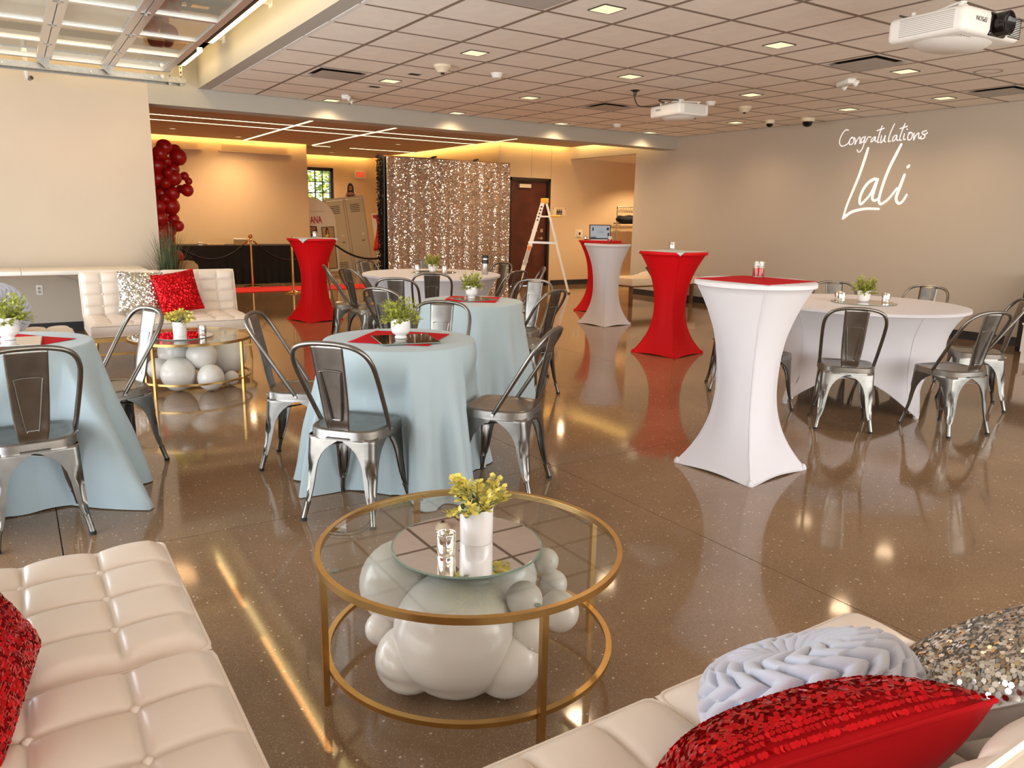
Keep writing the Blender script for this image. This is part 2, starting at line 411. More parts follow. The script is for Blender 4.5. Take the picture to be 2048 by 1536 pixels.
# baseboards
def bb(name, *boxes):
    b = MB()
    for q in boxes: b.box(*q)
    return struct(b.build(name, 'baseboard'))
bb('baseboard_right', (XR-0.012, XR, Y0, 11.22, 0, 0.105))
bb('baseboard_back', (X0, 1.497, YB-0.012, YB, 0, 0.115))
bb('baseboard_door', (DX1+0.06, 13.0, 13.228, 13.24, 0, 0.105), (8.4, DX0-0.06, 13.228, 13.24, 0, 0.105))
bb('baseboard_lobby', (1.0, 5.5, 16.688, 16.70, 0, 0.105), (5.5, 5.512, 16.7, 19.4, 0, 0.105), (5.5, 8.2, 19.388, 19.4, 0, 0.105), (8.188, 8.2, 13.24, 19.4, 0, 0.105))

# grey wall band below the folding table height is the same wall paint; window in the far wall
win = struct(MB().box(WX0-0.02, WX0+0.07, 19.38, 19.56, WZ0, WZ1).box(WX1-0.07, WX1, 19.42, 19.56, WZ0, WZ1).box(WX0, WX1, 19.42, 19.56, WZ1-0.075, WZ1).box(WX0, WX1, 19.42, 19.56, WZ0, WZ0+0.06).build('window_1', 'baseboard'))
MB().box(WX1, WX1+0.07, 19.37, 19.4, WZ0-0.05, WZ1+0.07).build('window_casing', 'tan_paint', win)
MB().box(WX0-0.07, WX1, 19.37, 19.4, WZ1, WZ1+0.07).build('window_casing', 'tan_paint', win)
MB().box(WX0-0.07, WX0, 19.37, 19.4, WZ0-0.05, WZ1+0.07).build('window_casing', 'tan_paint', win)
nx, nz = 5, 5
px = (WX1-WX0-0.14)/nx; pz = (WZ1-WZ0-0.135)/nz
for i in range(1, nx): MB().box(WX0+0.07+i*px-0.011, WX0+0.07+i*px+0.011, 19.46, 19.50, WZ0+0.06, WZ1-0.075).build('muntin', 'baseboard', win)
for j in range(1, nz): MB().box(WX0+0.07, WX1-0.07, 19.462, 19.498, WZ0+0.06+j*pz-0.011, WZ0+0.06+j*pz+0.011).build('muntin', 'baseboard', win)
for i in range(nx):
    for j in range(nz):
        MB().box(WX0+0.07+i*px+0.011, WX0+0.07+(i+1)*px-0.011, 19.478, 19.482, WZ0+0.06+j*pz+0.011, WZ0+0.06+(j+1)*pz-0.011).build('pane', 'sheet_glass', win)

# dark wood door
door = struct(MB().box(DX0, DX0+0.055, 13.225, 13.43, 0, DZ).box(DX1-0.055, DX1, 13.225, 13.43, 0, DZ).box(DX0, DX1, 13.225, 13.43, DZ-0.055, DZ).build('door_1', 'door_frame'))
MB().box(DX0+0.057, DX1-0.057, 13.30, 13.345, 0.008, DZ-0.058).build('door_leaf', 'door_wood', door)
MB().box(8.70, 8.98, 13.235, 13.30, 1.985, 2.055).build('closer', 'cream_plastic', door)
MB().bar((8.72, 13.27, 2.085), (9.05, 13.27, 2.105), 0.02, 0.012).build('closer_arm', 'door_frame', door)
MB().cyl((0,0,0), 0.03, 0, 0.02, 16).tube([(0,0,0.02),(0,0,0.05),(0.02,0,0.06),(0.12,0,0.06)], 0.009, 8).build('lever', 'steel', door, True).matrix_local = Matrix.Translation((9.30, 13.30, 0.98)) @ Matrix.Rotation(radians(90), 4, 'X') @ Matrix.Rotation(pi, 4, 'Z')
MB().box(9.27, 9.33, 13.285, 13.30, 1.10, 1.17).build('deadbolt', 'steel', door)

# ------------------------------------------------------------------ ceiling fittings
def downlight(x, y, z, label, name='recessed_downlight', power=DOWN):
    t = thing(name, label, 'ceiling light', (x, y, z), 0, 'square recessed downlights in the tile ceiling')
    h = 0.088
    MB().box(-h-0.007, -h, -h-0.007, h+0.007, -0.006, 0.0).box(h, h+0.007, -h-0.007, h+0.007, -0.006, 0).box(-h, h, -h-0.007, -h, -0.006, 0).box(-h, h, h, h+0.007, -0.006, 0).build('trim_frame', 'door_frame', t)
    MB().box(-h, h, -h, h, -0.005, -0.001).build('lens', 'lens_warm', t)
    d = bpy.data.lights.new('downlight_lamp', 'SPOT'); d.energy = power; d.color = (1.0, 0.70, 0.43)
    d.spot_size = radians(150); d.spot_blend = 1.0; d.shadow_soft_size = 0.10
    lo = bpy.data.objects.new('downlight_lamp', d); C.objects.link(lo); lo.parent = t; lo.location = (0, 0, -0.03)
    return t
ZT = ZC-0.003
dl = [((1, -1), 'square downlight at the top edge, directly above the far cocktail tables'),
      ((1, 2), 'square downlight nearest the large cream smoke detector'),
      ((1, 5), 'square downlight beside the leftmost ceiling air diffuser'),
      ((1, 8), 'leftmost square downlight close to the beam'),
      ((4, -1), 'square downlight left of the large air diffuser, nearest the front projector'),
      ((4, 2), 'square downlight left of the far projector'),
      ((4, 5), 'square downlight in the middle of the tile ceiling'),
      ((4, 8), 'second square downlight from the left along the beam'),
      ((7, -1), 'square downlight right of the large air diffuser'),
      ((7, 2), 'square downlight just above and right of the far projector'),
      ((7, 8), 'third square downlight from the left along the beam'),
      ((10, 0), 'square downlight at the right, nearest the projection wall corner'),
      ((10, 2), 'square downlight above the projected lettering'),
      ((10, 5), 'square downlight beside the small dome camera'),
      ((10, 8), 'square downlight in the corner of beam and projection wall')]
for (i, j), lab in dl: downlight((4.461+i+0.5)*S, (7.838+j+0.5)*S, ZT, lab)

def diffuser(i, j, label):
    t = thing('air_diffuser', label, 'air vent', ((4.461+i)*S, (7.838+j)*S, ZC), 0, 'square ceiling air diffusers')
    g = 0.014
    MB().box(g, S-g, g, 0.05, -0.004, 0.02).box(g, S-g, S-0.05, S-g, -0.004, 0.02).box(g, 0.05, 0.05, S-0.05, -0.004, 0.02).box(S-0.05, S-g, 0.05, S-0.05, -0.004, 0.02).build('frame', 'tile', t)
    MB().box(0.05, S-0.05, 0.05, S-0.05, 0.028, 0.034).build('duct', 'dark_void', t)
    MB().add([(0.075,0.075,-0.020),(S-0.075,0.075,-0.020),(S-0.075,S-0.075,-0.020),(0.075,S-0.075,-0.020),(0.085,0.085,-0.016),(S-0.085,0.085,-0.016),(S-0.085,S-0.085,-0.016),(0.085,S-0.085,-0.016)],
             [(0,3,2,1),(4,5,6,7),(0,1,5,4),(1,2,6,5),(2,3,7,6),(3,0,4,7)]).build('face_plate', 'grey_plastic', t)
diffuser(0, 5, 'square air diffuser near the left soffit'); diffuser(6, 5, 'square air diffuser left of the far projector')
diffuser(6, -1, 'large square air diffuser left of the front projector'); diffuser(10, -1, 'square air diffuser at the right, by the projection wall')
diffuser(0, -1, 'square air diffuser cut by the top edge of the picture')

def ceil_pt(i, j): return ((4.461+i)*S, (7.838+j)*S, ZT)
def smoke(i, j, r, m, label):
    t = thing('smoke_detector', label, 'smoke detector', ceil_pt(i, j), 0, 'ceiling smoke detectors')
    MB().lathe([(r*0.2,-0.062*r/0.075),(r*0.55,-0.06*r/0.075),(r*0.75,-0.035*r/0.075),(r,-0.022),(r,0)], 24).build('housing', m, t, True)
    MB().cyl((0,0,0), r*0.22, -0.072*r/0.075, -0.058*r/0.075, 12).build('sensor_cap', 'dark_void', t)
smoke(1.57, 3.64, 0.085, 'cream_plastic', 'large cream smoke detector left of centre on the ceiling')
smoke(8.64, 3.63, 0.085, 'cream_plastic', 'cream smoke detector right of the far projector')
def white_sensor(i, j, label):
    t = thing('ceiling_sensor', label, 'sensor', ceil_pt(i, j), 0, 'small white ceiling sensors')
    MB().lathe([(0.02,-0.05),(0.042,-0.046),(0.052,-0.03),(0.062,0)], 20).build('dome', 'white_plastic', t, True)
    MB().cyl((0,0,0), 0.066, -0.006, 0, 20).build('base_ring', 'white_plastic', t)
white_sensor(2.61, 3.68, 'small white sensor right of the large cream smoke detector'); white_sensor(7.60, 3.60, 'small white sensor just right of the far projector'); white_sensor(8.63, 7.68, 'small white sensor left of the far projector near the beam')
def flat_sensor(i, j, label):
    t = thing('flush_sensor', label, 'sensor', ceil_pt(i, j), 0, 'flush dark ceiling sensors')
    MB().box(-0.07, 0.07, -0.05, 0.05, -0.006, 0).build('plate', 'grey_plastic', t); MB().box(-0.055, 0.055, -0.036, 0.036, -0.009, -0.006).build('lens', 'dark_void', t)
flat_sensor(1.54, 4.6, 'flush dark sensor beside the large smoke detector'); flat_sensor(1.51, 6.24, 'flush dark sensor below the second left downlight')
t = thing('ceiling_speaker', 'flush round ceiling speaker at the right behind the front projector', 'speaker', ceil_pt(8.46, -1.27))
MB().cyl((0,0,0), 0.11, -0.004, 0, 32).build('grille', 'tile', t); MB().lathe([(0.11,-0.006),(0.118,-0.006),(0.118,0),(0.11,0)], 32, caps=False).build('rim', 'tbar', t)
def emergency(i, j, rz, label):
    t = thing('emergency_light', label, 'emergency light', ceil_pt(i, j), rz, 'twin-head emergency lights on the ceiling')
    MB().rbox(-0.13, 0.13, -0.045, 0.045, -0.05, 0, 0.012).build('housing', 'white_plastic', t, True)
    for s in (-1, 1):
        h = MB().lathe([(0.010,0),(0.025,0.010),(0.036,0.036),(0.036,0.04),(0.028,0.036)], 16).build('lamp_head', 'white_plastic', t, True)
        h.matrix_local = Matrix.Translation((s*0.12, -0.02, -0.035)) @ Matrix.Rotation(radians(110), 4, 'X')
emergency(7.52, 0.53, radians(60), 'white twin-head emergency light by the right-hand downlights'); emergency(1.54, 7.74, radians(60), 'white twin-head emergency light beside the beam at the left')
def dome(i, j, r, label):
    t = thing('dome_camera', label, 'camera', ceil_pt(i, j), 0, 'ceiling dome cameras')
    MB().lathe([(r*0.82,-0.05),(r,-0.045),(r*1.05,0)], 24).build('housing', 'cream_plastic', t, True)
    MB().lathe([(0.001,-0.05-r*0.72),(r*0.4,-0.05-r*0.64),(r*0.65,-0.05-r*0.4),(r*0.72,-0.05)], 24).build('dome', 'lens_black', t, True)
dome(10.77, 4.71, 0.065, 'small black dome camera near the projection wall'); dome(11.1, 3.92, 0.095, 'large black dome camera nearer the projected lettering')

# ------------------------------------------------------------------ linear lights and coves of the lobby
def linear(name, x0, x1, y0, y1, label, group='thin warm linear lights in the lobby ceiling'):
    t = thing(name, label, 'ceiling light', (0, 0, ZC), 0, group)
    w = 0.012
    MB().box(x0-w, x1+w, y0-w, y1+w, -0.006, 0).build('housing', 'baseboard', t)
    MB().box(x0, x1, y0, y1, -0.012, -0.006).build('lens', 'lens_line', t)
linear('linear_light', 1.02, 8.03, 13.10, 13.135, 'long thin linear light nearest the beam, running left to right')
linear('linear_light', 1.02, 8.03, 13.84, 13.875, 'second long thin linear light from the beam, running left to right')
linear('linear_light', 4.12, 4.165, 12.25, 16.5, 'diagonal-looking linear light left of centre in the lobby ceiling')
linear('linear_light', 5.55, 5.595, 12.27, 16.5, 'diagonal-looking linear light above the red cocktail table')
linear('linear_light', 5.62, 6.0, 16.62, 16.655, 'short linear light stub above the lockers')
linear('linear_light', 6.45, 8.03, 16.62, 16.655, 'linear light left of the sequin backdrop top')
linear('linear_light', 8.02, 8.045, 12.35, 13.09, 'linear light ending above the sequin backdrop')
def cove(x0, x1, y0, y1, label, side):
    t = thing('cove_light', label, 'cove light', (0, 0, 2.87), 0, 'warm light strips hidden in the ceiling cove')
    e = 0.006                                       # upright strip on the ceiling edge, facing the wall
    q = {'+y': (x0, x1, y1-e, y1), '+x': (x1-e, x1, y0, y1)}[side]
    MB().box(x0, x1, y0, y1, 0, 0.012).build('channel', 'white_trim', t)
    MB().box(*q, 0.013, 0.062).build('strip', 'lens_cove', t)
cove(1.0, 5.5, 16.50, 16.55, 'cove light strip above the black draped table wall', '+y')
cove(5.66, 8.0, 19.20, 19.25, 'cove light strip above the far window', '+y')
cove(8.0, 8.05, 13.15, 19.0, 'cove light strip above the backdrop side wall', '+x')
cove(8.2, 9.8, 13.05, 13.10, 'cove light strip above the dark wood door', '+y')
cove(9.79, 9.84, 10.6, 13.0, 'cove light strip above the alcove opening', '+x')
def lobby_can(x, y, label):
    t = thing('round_downlight', label, 'ceiling light', (x, y, ZC), 0, 'small round downlights in the lobby ceiling')
    MB().lathe([(0.045,-0.004),(0.058,-0.004),(0.058,0),(0.045,0)], 20, caps=False).build('trim_ring', 'white_trim', t); MB().cyl((0,0,0), 0.045, -0.003, -0.001, 20).build('lens', 'lens_warm', t)
    d = bpy.data.lights.new('can_lamp', 'SPOT'); d.energy = LOBBY; d.color = (1.0, 0.70, 0.40); d.spot_size = radians(160); d.spot_blend = 1.0; d.shadow_soft_size = 0.045
    lo = bpy.data.objects.new('can_lamp', d); C.objects.link(lo); lo.parent = t; lo.location = (0, 0, -0.02)
for x, y, l in ((2.6, 15.2, 'small round downlight at the left over the draped table'), (3.9, 15.9, 'small round downlight close to the lobby wall'), (5.0, 12.2, 'small round downlight near the beam'), (6.9, 15.1, 'small round downlight over the lockers'), (7.2, 11.6, 'small round downlight in front of the sequin backdrop'), (6.6, 18.2, 'small round downlight near the far window'), (9.0, 12.0, 'small round downlight over the ladder')): lobby_can(x, y, l)
for x, l in ((-0.7, 'wall-washing downlight over the left end of the folding table'), (0.35, 'wall-washing downlight above the wall outlet'), (1.3, 'wall-washing downlight near the corner of the lobby opening')):
    t = thing('bay_downlight', l, 'ceiling light', (x, 9.30, 3.03), 0, 'round downlights above the glass overhead door'); MB().cyl((0,0,0), 0.05, -0.004, 0, 20).build('lens', 'lens_warm', t); MB().lathe([(0.05,-0.006),(0.062,-0.006),(0.062,0)], 20, caps=False).build('trim_ring', 'white_trim', t)
    d = bpy.data.lights.new('bay_lamp', 'SPOT'); d.energy = BAY; d.color = (1.0, 0.55, 0.24); d.spot_size = radians(165); d.spot_blend = 1.0; d.shadow_soft_size = 0.2
    lo = bpy.data.objects.new('bay_lamp', d); C.objects.link(lo); lo.parent = t; lo.location = (0, 0, -0.03)
t = thing('alcove_downlight', 'round downlight in the alcove ceiling', 'ceiling light', (11.6, 12.2, 2.6)); MB().cyl((0,0,0), 0.06, -0.004, 0, 20).build('lens', 'lens_warm', t); MB().lathe([(0.06,-0.006),(0.075,-0.006),(0.075,0)], 20, caps=False).build('trim_ring', 'white_trim', t)
d = bpy.data.lights.new('can_lamp', 'SPOT'); d.energy = LOBBY*1.2; d.color = (1.0, 0.72, 0.42); d.spot_size = radians(130); d.spot_blend = 0.5; d.shadow_soft_size = 0.06
lo = bpy.data.objects.new('can_lamp', d); C.objects.link(lo); lo.parent = t; lo.location = (0, 0, -0.02)
def ret_grille(x0, x1, label):
    t = thing('return_grille', label, 'air vent', (0, 16.70, 0), 0, 'long wall grilles under the cove')
    MB().box(x0, x1, -0.006, 0, 2.62, 2.74).build('grille_plate', 'tan_paint', t)
    for k in range(9): MB().box(x0+0.01, x1-0.01, -0.012, -0.006, 2.63+k*0.012, 2.636+k*0.012).build('grille_bar', 'tan_paint', t)
    MB().box(x0-0.06, x1+0.06, -0.045, 0, 2.585, 2.605).build('ledge', 'tan_paint', t)
ret_grille(1.8, 3.3, 'long air grille at the left end of the lobby wall, above the red balloons'); ret_grille(3.75, 5.1, 'long air grille in the middle of the lobby wall')

# ------------------------------------------------------------------ left bay: ceiling clouds with edge strips, overhead door
def cloud(y0, y1, label):
    t = thing('ceiling_cloud', label, 'ceiling panel', (0, 0, 3.03), 0, 'floating ceiling panels with a lit edge')
    MB().box(-1.6, 1.80, y0, y1, 0.0, 0.05).build('panel', 'tile', t)
    MB().box(1.80, 1.825, y0-0.025, y1+0.025, -0.012, 0.05).box(-1.6, 1.80, y0-0.025, y0, -0.012, 0.05).box(-1.6, 1.80, y1, y1+0.025, -0.012, 0.05).build('edge_frame', 'door_frame', t)
    MB().box(1.825, 1.885, y0, y1, 0.0, 0.04).build('edge_strip', 'lens_strip', t)
    MB().box(-1.6, 1.885, y1+0.025, y1+0.065, 0.0, 0.04).build('edge_strip', 'lens_strip', t)
    for k in range(3): MB().box(0.4, 0.6, y0+0.5+k*0.6, y0+0.508+k*0.6, -0.002, 0).build('slot', 'tbar', t)
cloud(4.3, 8.42, 'pale ceiling panel with a glowing edge above the glass overhead door'); cloud(8.98, 9.88, 'short pale ceiling panel with glowing edge against the back wall')
for y, lb in ((7.0, 'short white bracket arm on the soffit face, nearer the camera'), (8.72, 'white bracket arm on the soffit face between the two lit ceiling panels')):
    t = thing('bracket_arm', lb, 'bracket', (0, y, 3.14), 0, 'soffit bracket arms')
    MB().bar((1.6, 0, 0), (2.04, 0, 0), 0.05, 0.05).build('arm', 'white_trim', t); MB().box(2.04, 2.05, -0.05, 0.05, -0.05, 0.05).build('mounting_plate', 'white_trim', t)
ZD = 2.92
gd = thing('overhead_door', 'open glass overhead door lying flat below the ceiling', 'garage door', (0, 0, ZD))
sx_ = [-1.35, -0.70, -0.12, 0.47, 1.06, 1.66]          # section joints along x
yD0, yD1 = 4.3, 9.72
for k in range(len(sx_)-1):
    a, b = sx_[k], sx_[k+1]
    sec = MB().box(a+0.004, a+0.065, yD0, yD1, -0.02, 0.02).box(b-0.065, b-0.004, yD0, yD1, -0.02, 0.02).box(a+0.065, b-0.065, yD0, yD0+0.07, -0.02, 0.02).box(a+0.065, b-0.065, yD1-0.07, yD1, -0.02, 0.02).build('door_section', 'alu', gd)
    nP = 6; w = (yD1-yD0-0.14)/nP
    for q in range(1, nP): MB().box(a+0.065, b-0.065, yD0+0.07+q*w-0.03, yD0+0.07+q*w+0.03, -0.018, 0.018).build('muntin', 'alu', sec)
    for q in range(nP): MB().box(a+0.07, b-0.07, yD0+0.07+q*w+0.032, yD0+0.07+(q+1)*w-0.032, -0.003, 0.003).build('glass_pane', 'sheet_glass', sec)
for k in range(1, len(sx_)-1):
    for y in (5.2, 6.1, 7.0, 7.9, 8.8):
        MB().box(sx_[k]-0.035, sx_[k]+0.035, y-0.03, y+0.03, -0.027, -0.02).tube([(sx_[k],y-0.03,-0.034),(sx_[k],y+0.03,-0.034)], 0.011, 8).build('hinge', 'galv', gd)
    MB().prism([(sx_[k]-0.08, -0.02), (sx_[k]+0.05, -0.02), (sx_[k]+0.04, -0.10), (sx_[k]+0.0, -0.10)], yD1-0.02, yD1+0.0, 'y').cyl((0,0,0), 0.001, 0, 0.001, 3).build('roller_bracket', 'galv', gd)
    MB().tube([(sx_[k]+0.02, yD1-0.01, -0.08), (sx_[k]+0.02, yD1+0.12, -0.08)], 0.016, 10).build('roller', 'steel', gd, True)
MB().tube([(1.60, yD1+0.02, -0.06), (1.60, yD1+0.12, -0.06)], 0.02, 10).build('roller', 'steel', gd, True)
tr = thing('door_track', 'galvanised steel track of the overhead door along the back wall', 'door track', (0, 0, ZD))
MB().box(-1.9, 1.86, 9.80, 9.806, -0.105, -0.045).box(-1.9, 1.86, 9.806, 9.86, -0.105, -0.099).box(-1.9, 1.86, 9.806, 9.86, -0.051, -0.045).build('channel', 'galv', tr)
MB().box(-1.9, 1.86, 9.90, 9.94, -0.05, -0.044).box(-1.9, 1.86, 9.934, 9.94, -0.12, -0.05).build('angle', 'galv', tr)
for x in (1.68, 1.80):
    MB().box(x, x+0.035, 9.86, 9.865, -0.13, 0.85).build('hanger_strap', 'galv', tr)
    for k in range(9): MB().box(x+0.010, x+0.024, 9.858, 9.8605, -0.09+k*0.05, -0.074+k*0.05).build('strap_hole', 'dark_void', tr)
for x in (-0.9, 0.1, 0.9, 1.5): MB().cyl((0,0,0), 0.009, 0, 0.012, 8).build('bolt', 'steel', tr, True).matrix_local = Matrix.Translation((x, 9.80, -0.08)) @ Matrix.Rotation(radians(90), 4, 'X')
cd = thing('conduit_stub', 'white pipe stub hanging from above the overhead door', 'pipe', (0.31, 9.98, 2.72))
MB().tube([(0, 0, 0.9), (0, 0, 0.06), (0.004, -0.01, 0.02), (0.02, -0.04, 0.0)], 0.024, 12).build('pipe', 'white_plastic', cd, True)
MB().tube([(0.018, -0.035, 0.002), (0.04, -0.075, 0.012)], 0.021, 8).build('outlet_cap', 'galv', cd, True)

# ================================================================== CHAIRS
def make_chair():
    t = thing('metal_chair', 'x', 'chair')
    # seat pan: rounded square, rear rounder, lip folded down
    def outline(k, z, n=40):
        pts = []
        for i in range(n):
            a = 2*pi*i/n; c, s = cos(a), sin(a); e = 0.34 if s > 0 else 0.5
            x = (abs(c)**e)*(1 if c > 0 else -1); y = (abs(s)**e)*(1 if s > 0 else -1)
            w = 0.178 if s > 0 else 0.178 - 0.018*min(1, -s)
            pts.append((x*(w+k), y*(0.178+k), z))
        return pts
    b = MB(); n = 40
    rings = [outline(-0.165, 0.436), outline(-0.06, 0.437), outline(-0.035, 0.437), outline(-0.028, 0.442), outline(-0.012, 0.4425), outline(-0.004, 0.440), outline(0.0, 0.434), outline(0.001, 0.405), outline(0.0025, 0.403), outline(0.0025, 0.392), outline(0.0, 0.392)]
    vs_ = [p for r in rings for p in r]; fs_ = [tuple(range(n))]
    for j in range(len(rings)-1):
        for i in range(n): fs_.append((j*n+i, (j+1)*n+i, (j+1)*n+(i+1) % n, j*n+(i+1) % n))
    b.add(vs_, fs_); b.build('seat', 'gunmetal', t, True, 60)
    # four pressed legs, each a folded sheet that widens into the arch under the seat
    feet = [(-0.185, 0.195), (0.185, 0.195), (0.175, -0.205), (-0.175, -0.205)]
    for (fx, fy) in feet:
        sx, sy = (1 if fx > 0 else -1), (1 if fy > 0 else -1)
        cx, cy = 0.166*sx, 0.166*sy
        hs = [0.405, 0.385, 0.365, 0.345, 0.32, 0.29, 0.25, 0.20, 0.15, 0.11, 0.085, 0.072]
        ws = [0.158, 0.150, 0.118, 0.094, 0.076, 0.062, 0.053, 0.047, 0.040, 0.031, 0.022, 0.015]
        b = MB(); rows = []
        for z, w in zip(hs, ws):
            q = (0.405-z)/0.405; px = cx+(fx-cx)*q; py = cy+(fy-cy)*q
            rc = min(0.028, w*0.55)
            row = [(px-sx*w, py-sy*0.010), (px-sx*w, py), (px-sx*(rc+(w-rc)*0.5), py)]
            dent = 0.020*max(0.0, 1-abs((z-0.19)/0.10)**3) if 0.09 < z < 0.29 else 0.0
            for k in range(5):
                a = (pi/2)*k/4
                x = px-sx*rc+sx*rc*sin(a); y = py-sy*rc+sy*rc*cos(a)
                if k in (1, 2, 3): x -= sx*dent*0.72; y -= sy*dent*0.72
                row.append((x, y))
            row += [(px, py-sy*(rc+(w-rc)*0.5)), (px, py-sy*w), (px-sx*0.010, py-sy*w)]
            rows.append([(x, y, z) for x, y in row])
        m = len(rows[0]); fs_ = []
        for j in range(len(rows)-1):
            for i in range(m-1): fs_.append((j*m+i, j*m+i+1, (j+1)*m+i+1, (j+1)*m+i))
        b.add([p for r in rows for p in r], fs_)
        leg = b.build('leg', 'gunmetal', t, True, 75, solid=0.0022)
        q0, q1 = (0.405-0.085)/0.405, (0.405-0.012)/0.405
        p0 = Vector((cx+(fx-cx)*q0-sx*0.012, cy+(fy-cy)*q0-sy*0.012, 0.09)); p1 = Vector((fx, fy, 0.012))
        MB().tube([p0, p0+(p1-p0)*0.2, p1], [0.016, 0.013, 0.0125], 10).build('foot_tube', 'gunmetal', leg, True)
        MB().tube([p1+Vector((0,0,0.004)), (fx, fy, 0.0)], 0.0142, 10).build('rubber_tip', 'dark_rubber', leg, True)
    MB().bar((-0.13, -0.13, 0.345), (0.13, 0.13, 0.345), 0.018, 0.004).bar((-0.13, 0.13, 0.340), (0.13, -0.13, 0.340), 0.018, 0.004).build('cross_brace', 'gunmetal', t)
    # back loop
    def Lp(s_, x): y = -0.005-0.265*s_; return (x, y, 0.425+0.425*s_)
    pts = [Lp(-0.02, 0.171), Lp(0.06, 0.176), Lp(0.3, 0.184), Lp(0.6, 0.192), Lp(0.78, 0.190), Lp(0.90, 0.168), Lp(0.965, 0.125), Lp(0.995, 0.06)]
    path = smooth_path(pts + [Lp(1.0, 0.0)] + [(-p[0], p[1], p[2]) for p in reversed(pts)], 4)
    MB().tube(path, 0.0112, 10).build('back_loop', 'gunmetal', t, True)
    for sx in (-1, 1):
        MB().tube([(sx*0.168, -0.002, 0.420), (sx*0.186, -0.002, 0.420)], 0.008, 8).build('bolt', 'screw', t, True)
    # splat: straight run then curving in to the rear of the seat
    sp = smooth_path([(0, -0.262, 0.842), (0, -0.232, 0.72), (0, -0.204, 0.60), (0, -0.190, 0.53), (0, -0.183, 0.485), (0, -0.172, 0.448), (0, -0.172, 0.412)], 5)
    L = len(sp)
    def spl(u, v):
        p = sp[min(L-1, int(round(v*(L-1))))]; w = 0.078 - 0.030*v; x = (u*2-1)
        return (x*w, p.y - 0.007*abs(x)**3 + 0.004, p.z)
    MB().grid(spl, 10, L-1).build('splat', 'gunmetal', t, True, 60, solid=0.0025)
    # pressed outline on the splat
    def onsp(x, v):
        p = sp[min(L-1, int(round(v*(L-1))))]; return (x, p.y+0.0035, p.z)
    for dy in (0.0, -0.0085):
        ring = [onsp(-0.043, 0.16), onsp(0.043, 0.16), onsp(0.047, 0.19), onsp(0.024, 0.60), onsp(0.016, 0.63), onsp(-0.016, 0.63), onsp(-0.024, 0.60), onsp(-0.047, 0.19)]
        ring = [(a, y+dy+0.0005, z) for a, y, z in ring]
        MB().tube(smooth_path(ring, 4, True), 0.0028, 6, closed=True).build('pressed_rib', 'gunmetal', t, True)
    MB().bar((-0.055, -0.181, 0.405), (0.055, -0.181, 0.405), 0.006, 0.03, (0,1,0)).build('splat_bracket', 'gunmetal', t)
    return t
chair0 = make_chair(); chair_used = [False]
CH = []
def chair(x, y, head, label, group):
    CH.append((x, y, radians(head)))
    o = chair0 if not chair_used[0] else dup(chair0)
    chair_used[0] = True
    return place(o, (x, y, 0), radians(head-90), label, group)
g1 = 'steel chairs at the front blue table'; g2 = 'steel chairs at the rear blue table'; g3 = 'steel chairs at the left blue table'; g4 = 'steel chairs at the far white table'; g5 = 'steel chairs at the right white table'
chair(1.28, 3.31, 42, 'steel chair with its back to the camera in front of the middle blue table', g1)
chair(1.30, 4.15, -31, 'steel chair on the left side of the middle blue table, facing right', g1)
chair(2.08, 3.27, 128, 'steel chair on the right side of the middle blue table, seen side-on', g1)
chair(2.13, 4.18, -130, 'steel chair with bright shiny back between the two middle blue tables', g1)
chair(3.36, 4.97, 113, 'steel chair right of the rear blue table, nearest its side', g2)
chair(3.66, 5.50, -150, 'steel chair with pale shining back right behind the rear blue table', g2)
chair(2.53, 5.50, 24, 'steel chair behind the leafy pot, left of the rear blue table', g2)
chair(-0.02, 3.80, 95, 'steel chair cut by the left edge, back to the camera', g3)
chair(0.37, 4.65, 199, 'steel chair right of the left blue table, before the far coffee table', g3)
chair(2.96, 6.42, 52, 'dark-backed steel chair standing apart before the far white table, left one', g4)
chair(3.49, 6.87, 63, 'dark-backed steel chair at the near side of the far white table', g4)
chair(3.06, 8.00, -14, 'steel chair left of the far white table, nearest the red cocktail table', g4)
chair(3.08, 7.50, 12, 'steel chair left of the far white table, in front of two others', g4)
chair(3.68, 8.56, -62, 'dark steel chair behind the left rim of the far white table', g4)
chair(4.33, 8.60, -108, 'steel chair behind the far white table, mostly hidden by its plant', g4)
chair(4.74, 7.88, -170, 'steel chair at the right rim of the far white table beside the steel flask', g4)
chair(4.27, 6.87, 110, 'dark-backed steel chair at the near right of the far white table', g4)
chair(4.74, 7.16, 150, 'steel chair seen side-on in front of the ladder foot', g4)
chair(4.815, 3.13, 40.5, 'steel chair with its dark back to the camera before the right white table', g5)
chair(5.356, 2.69, 76, 'steel chair at the right front of the right white table', g5)
chair(6.28, 2.98, 128, 'steel chair at the far right edge behind another chair', g5)
chair(6.38, 4.29, -133, 'steel chair behind the right white table, by the white cocktail table', g5)
chair(6.74, 3.78, -173, 'steel chair behind the right white table, right of its plant', g5)
chair(4.64, 3.72, 8, 'steel chair half hidden behind the near white cocktail table', g5)
chair(5.08, 4.34, -42, 'steel chair almost fully hidden behind the white cocktail table, only its leg showing', g5)

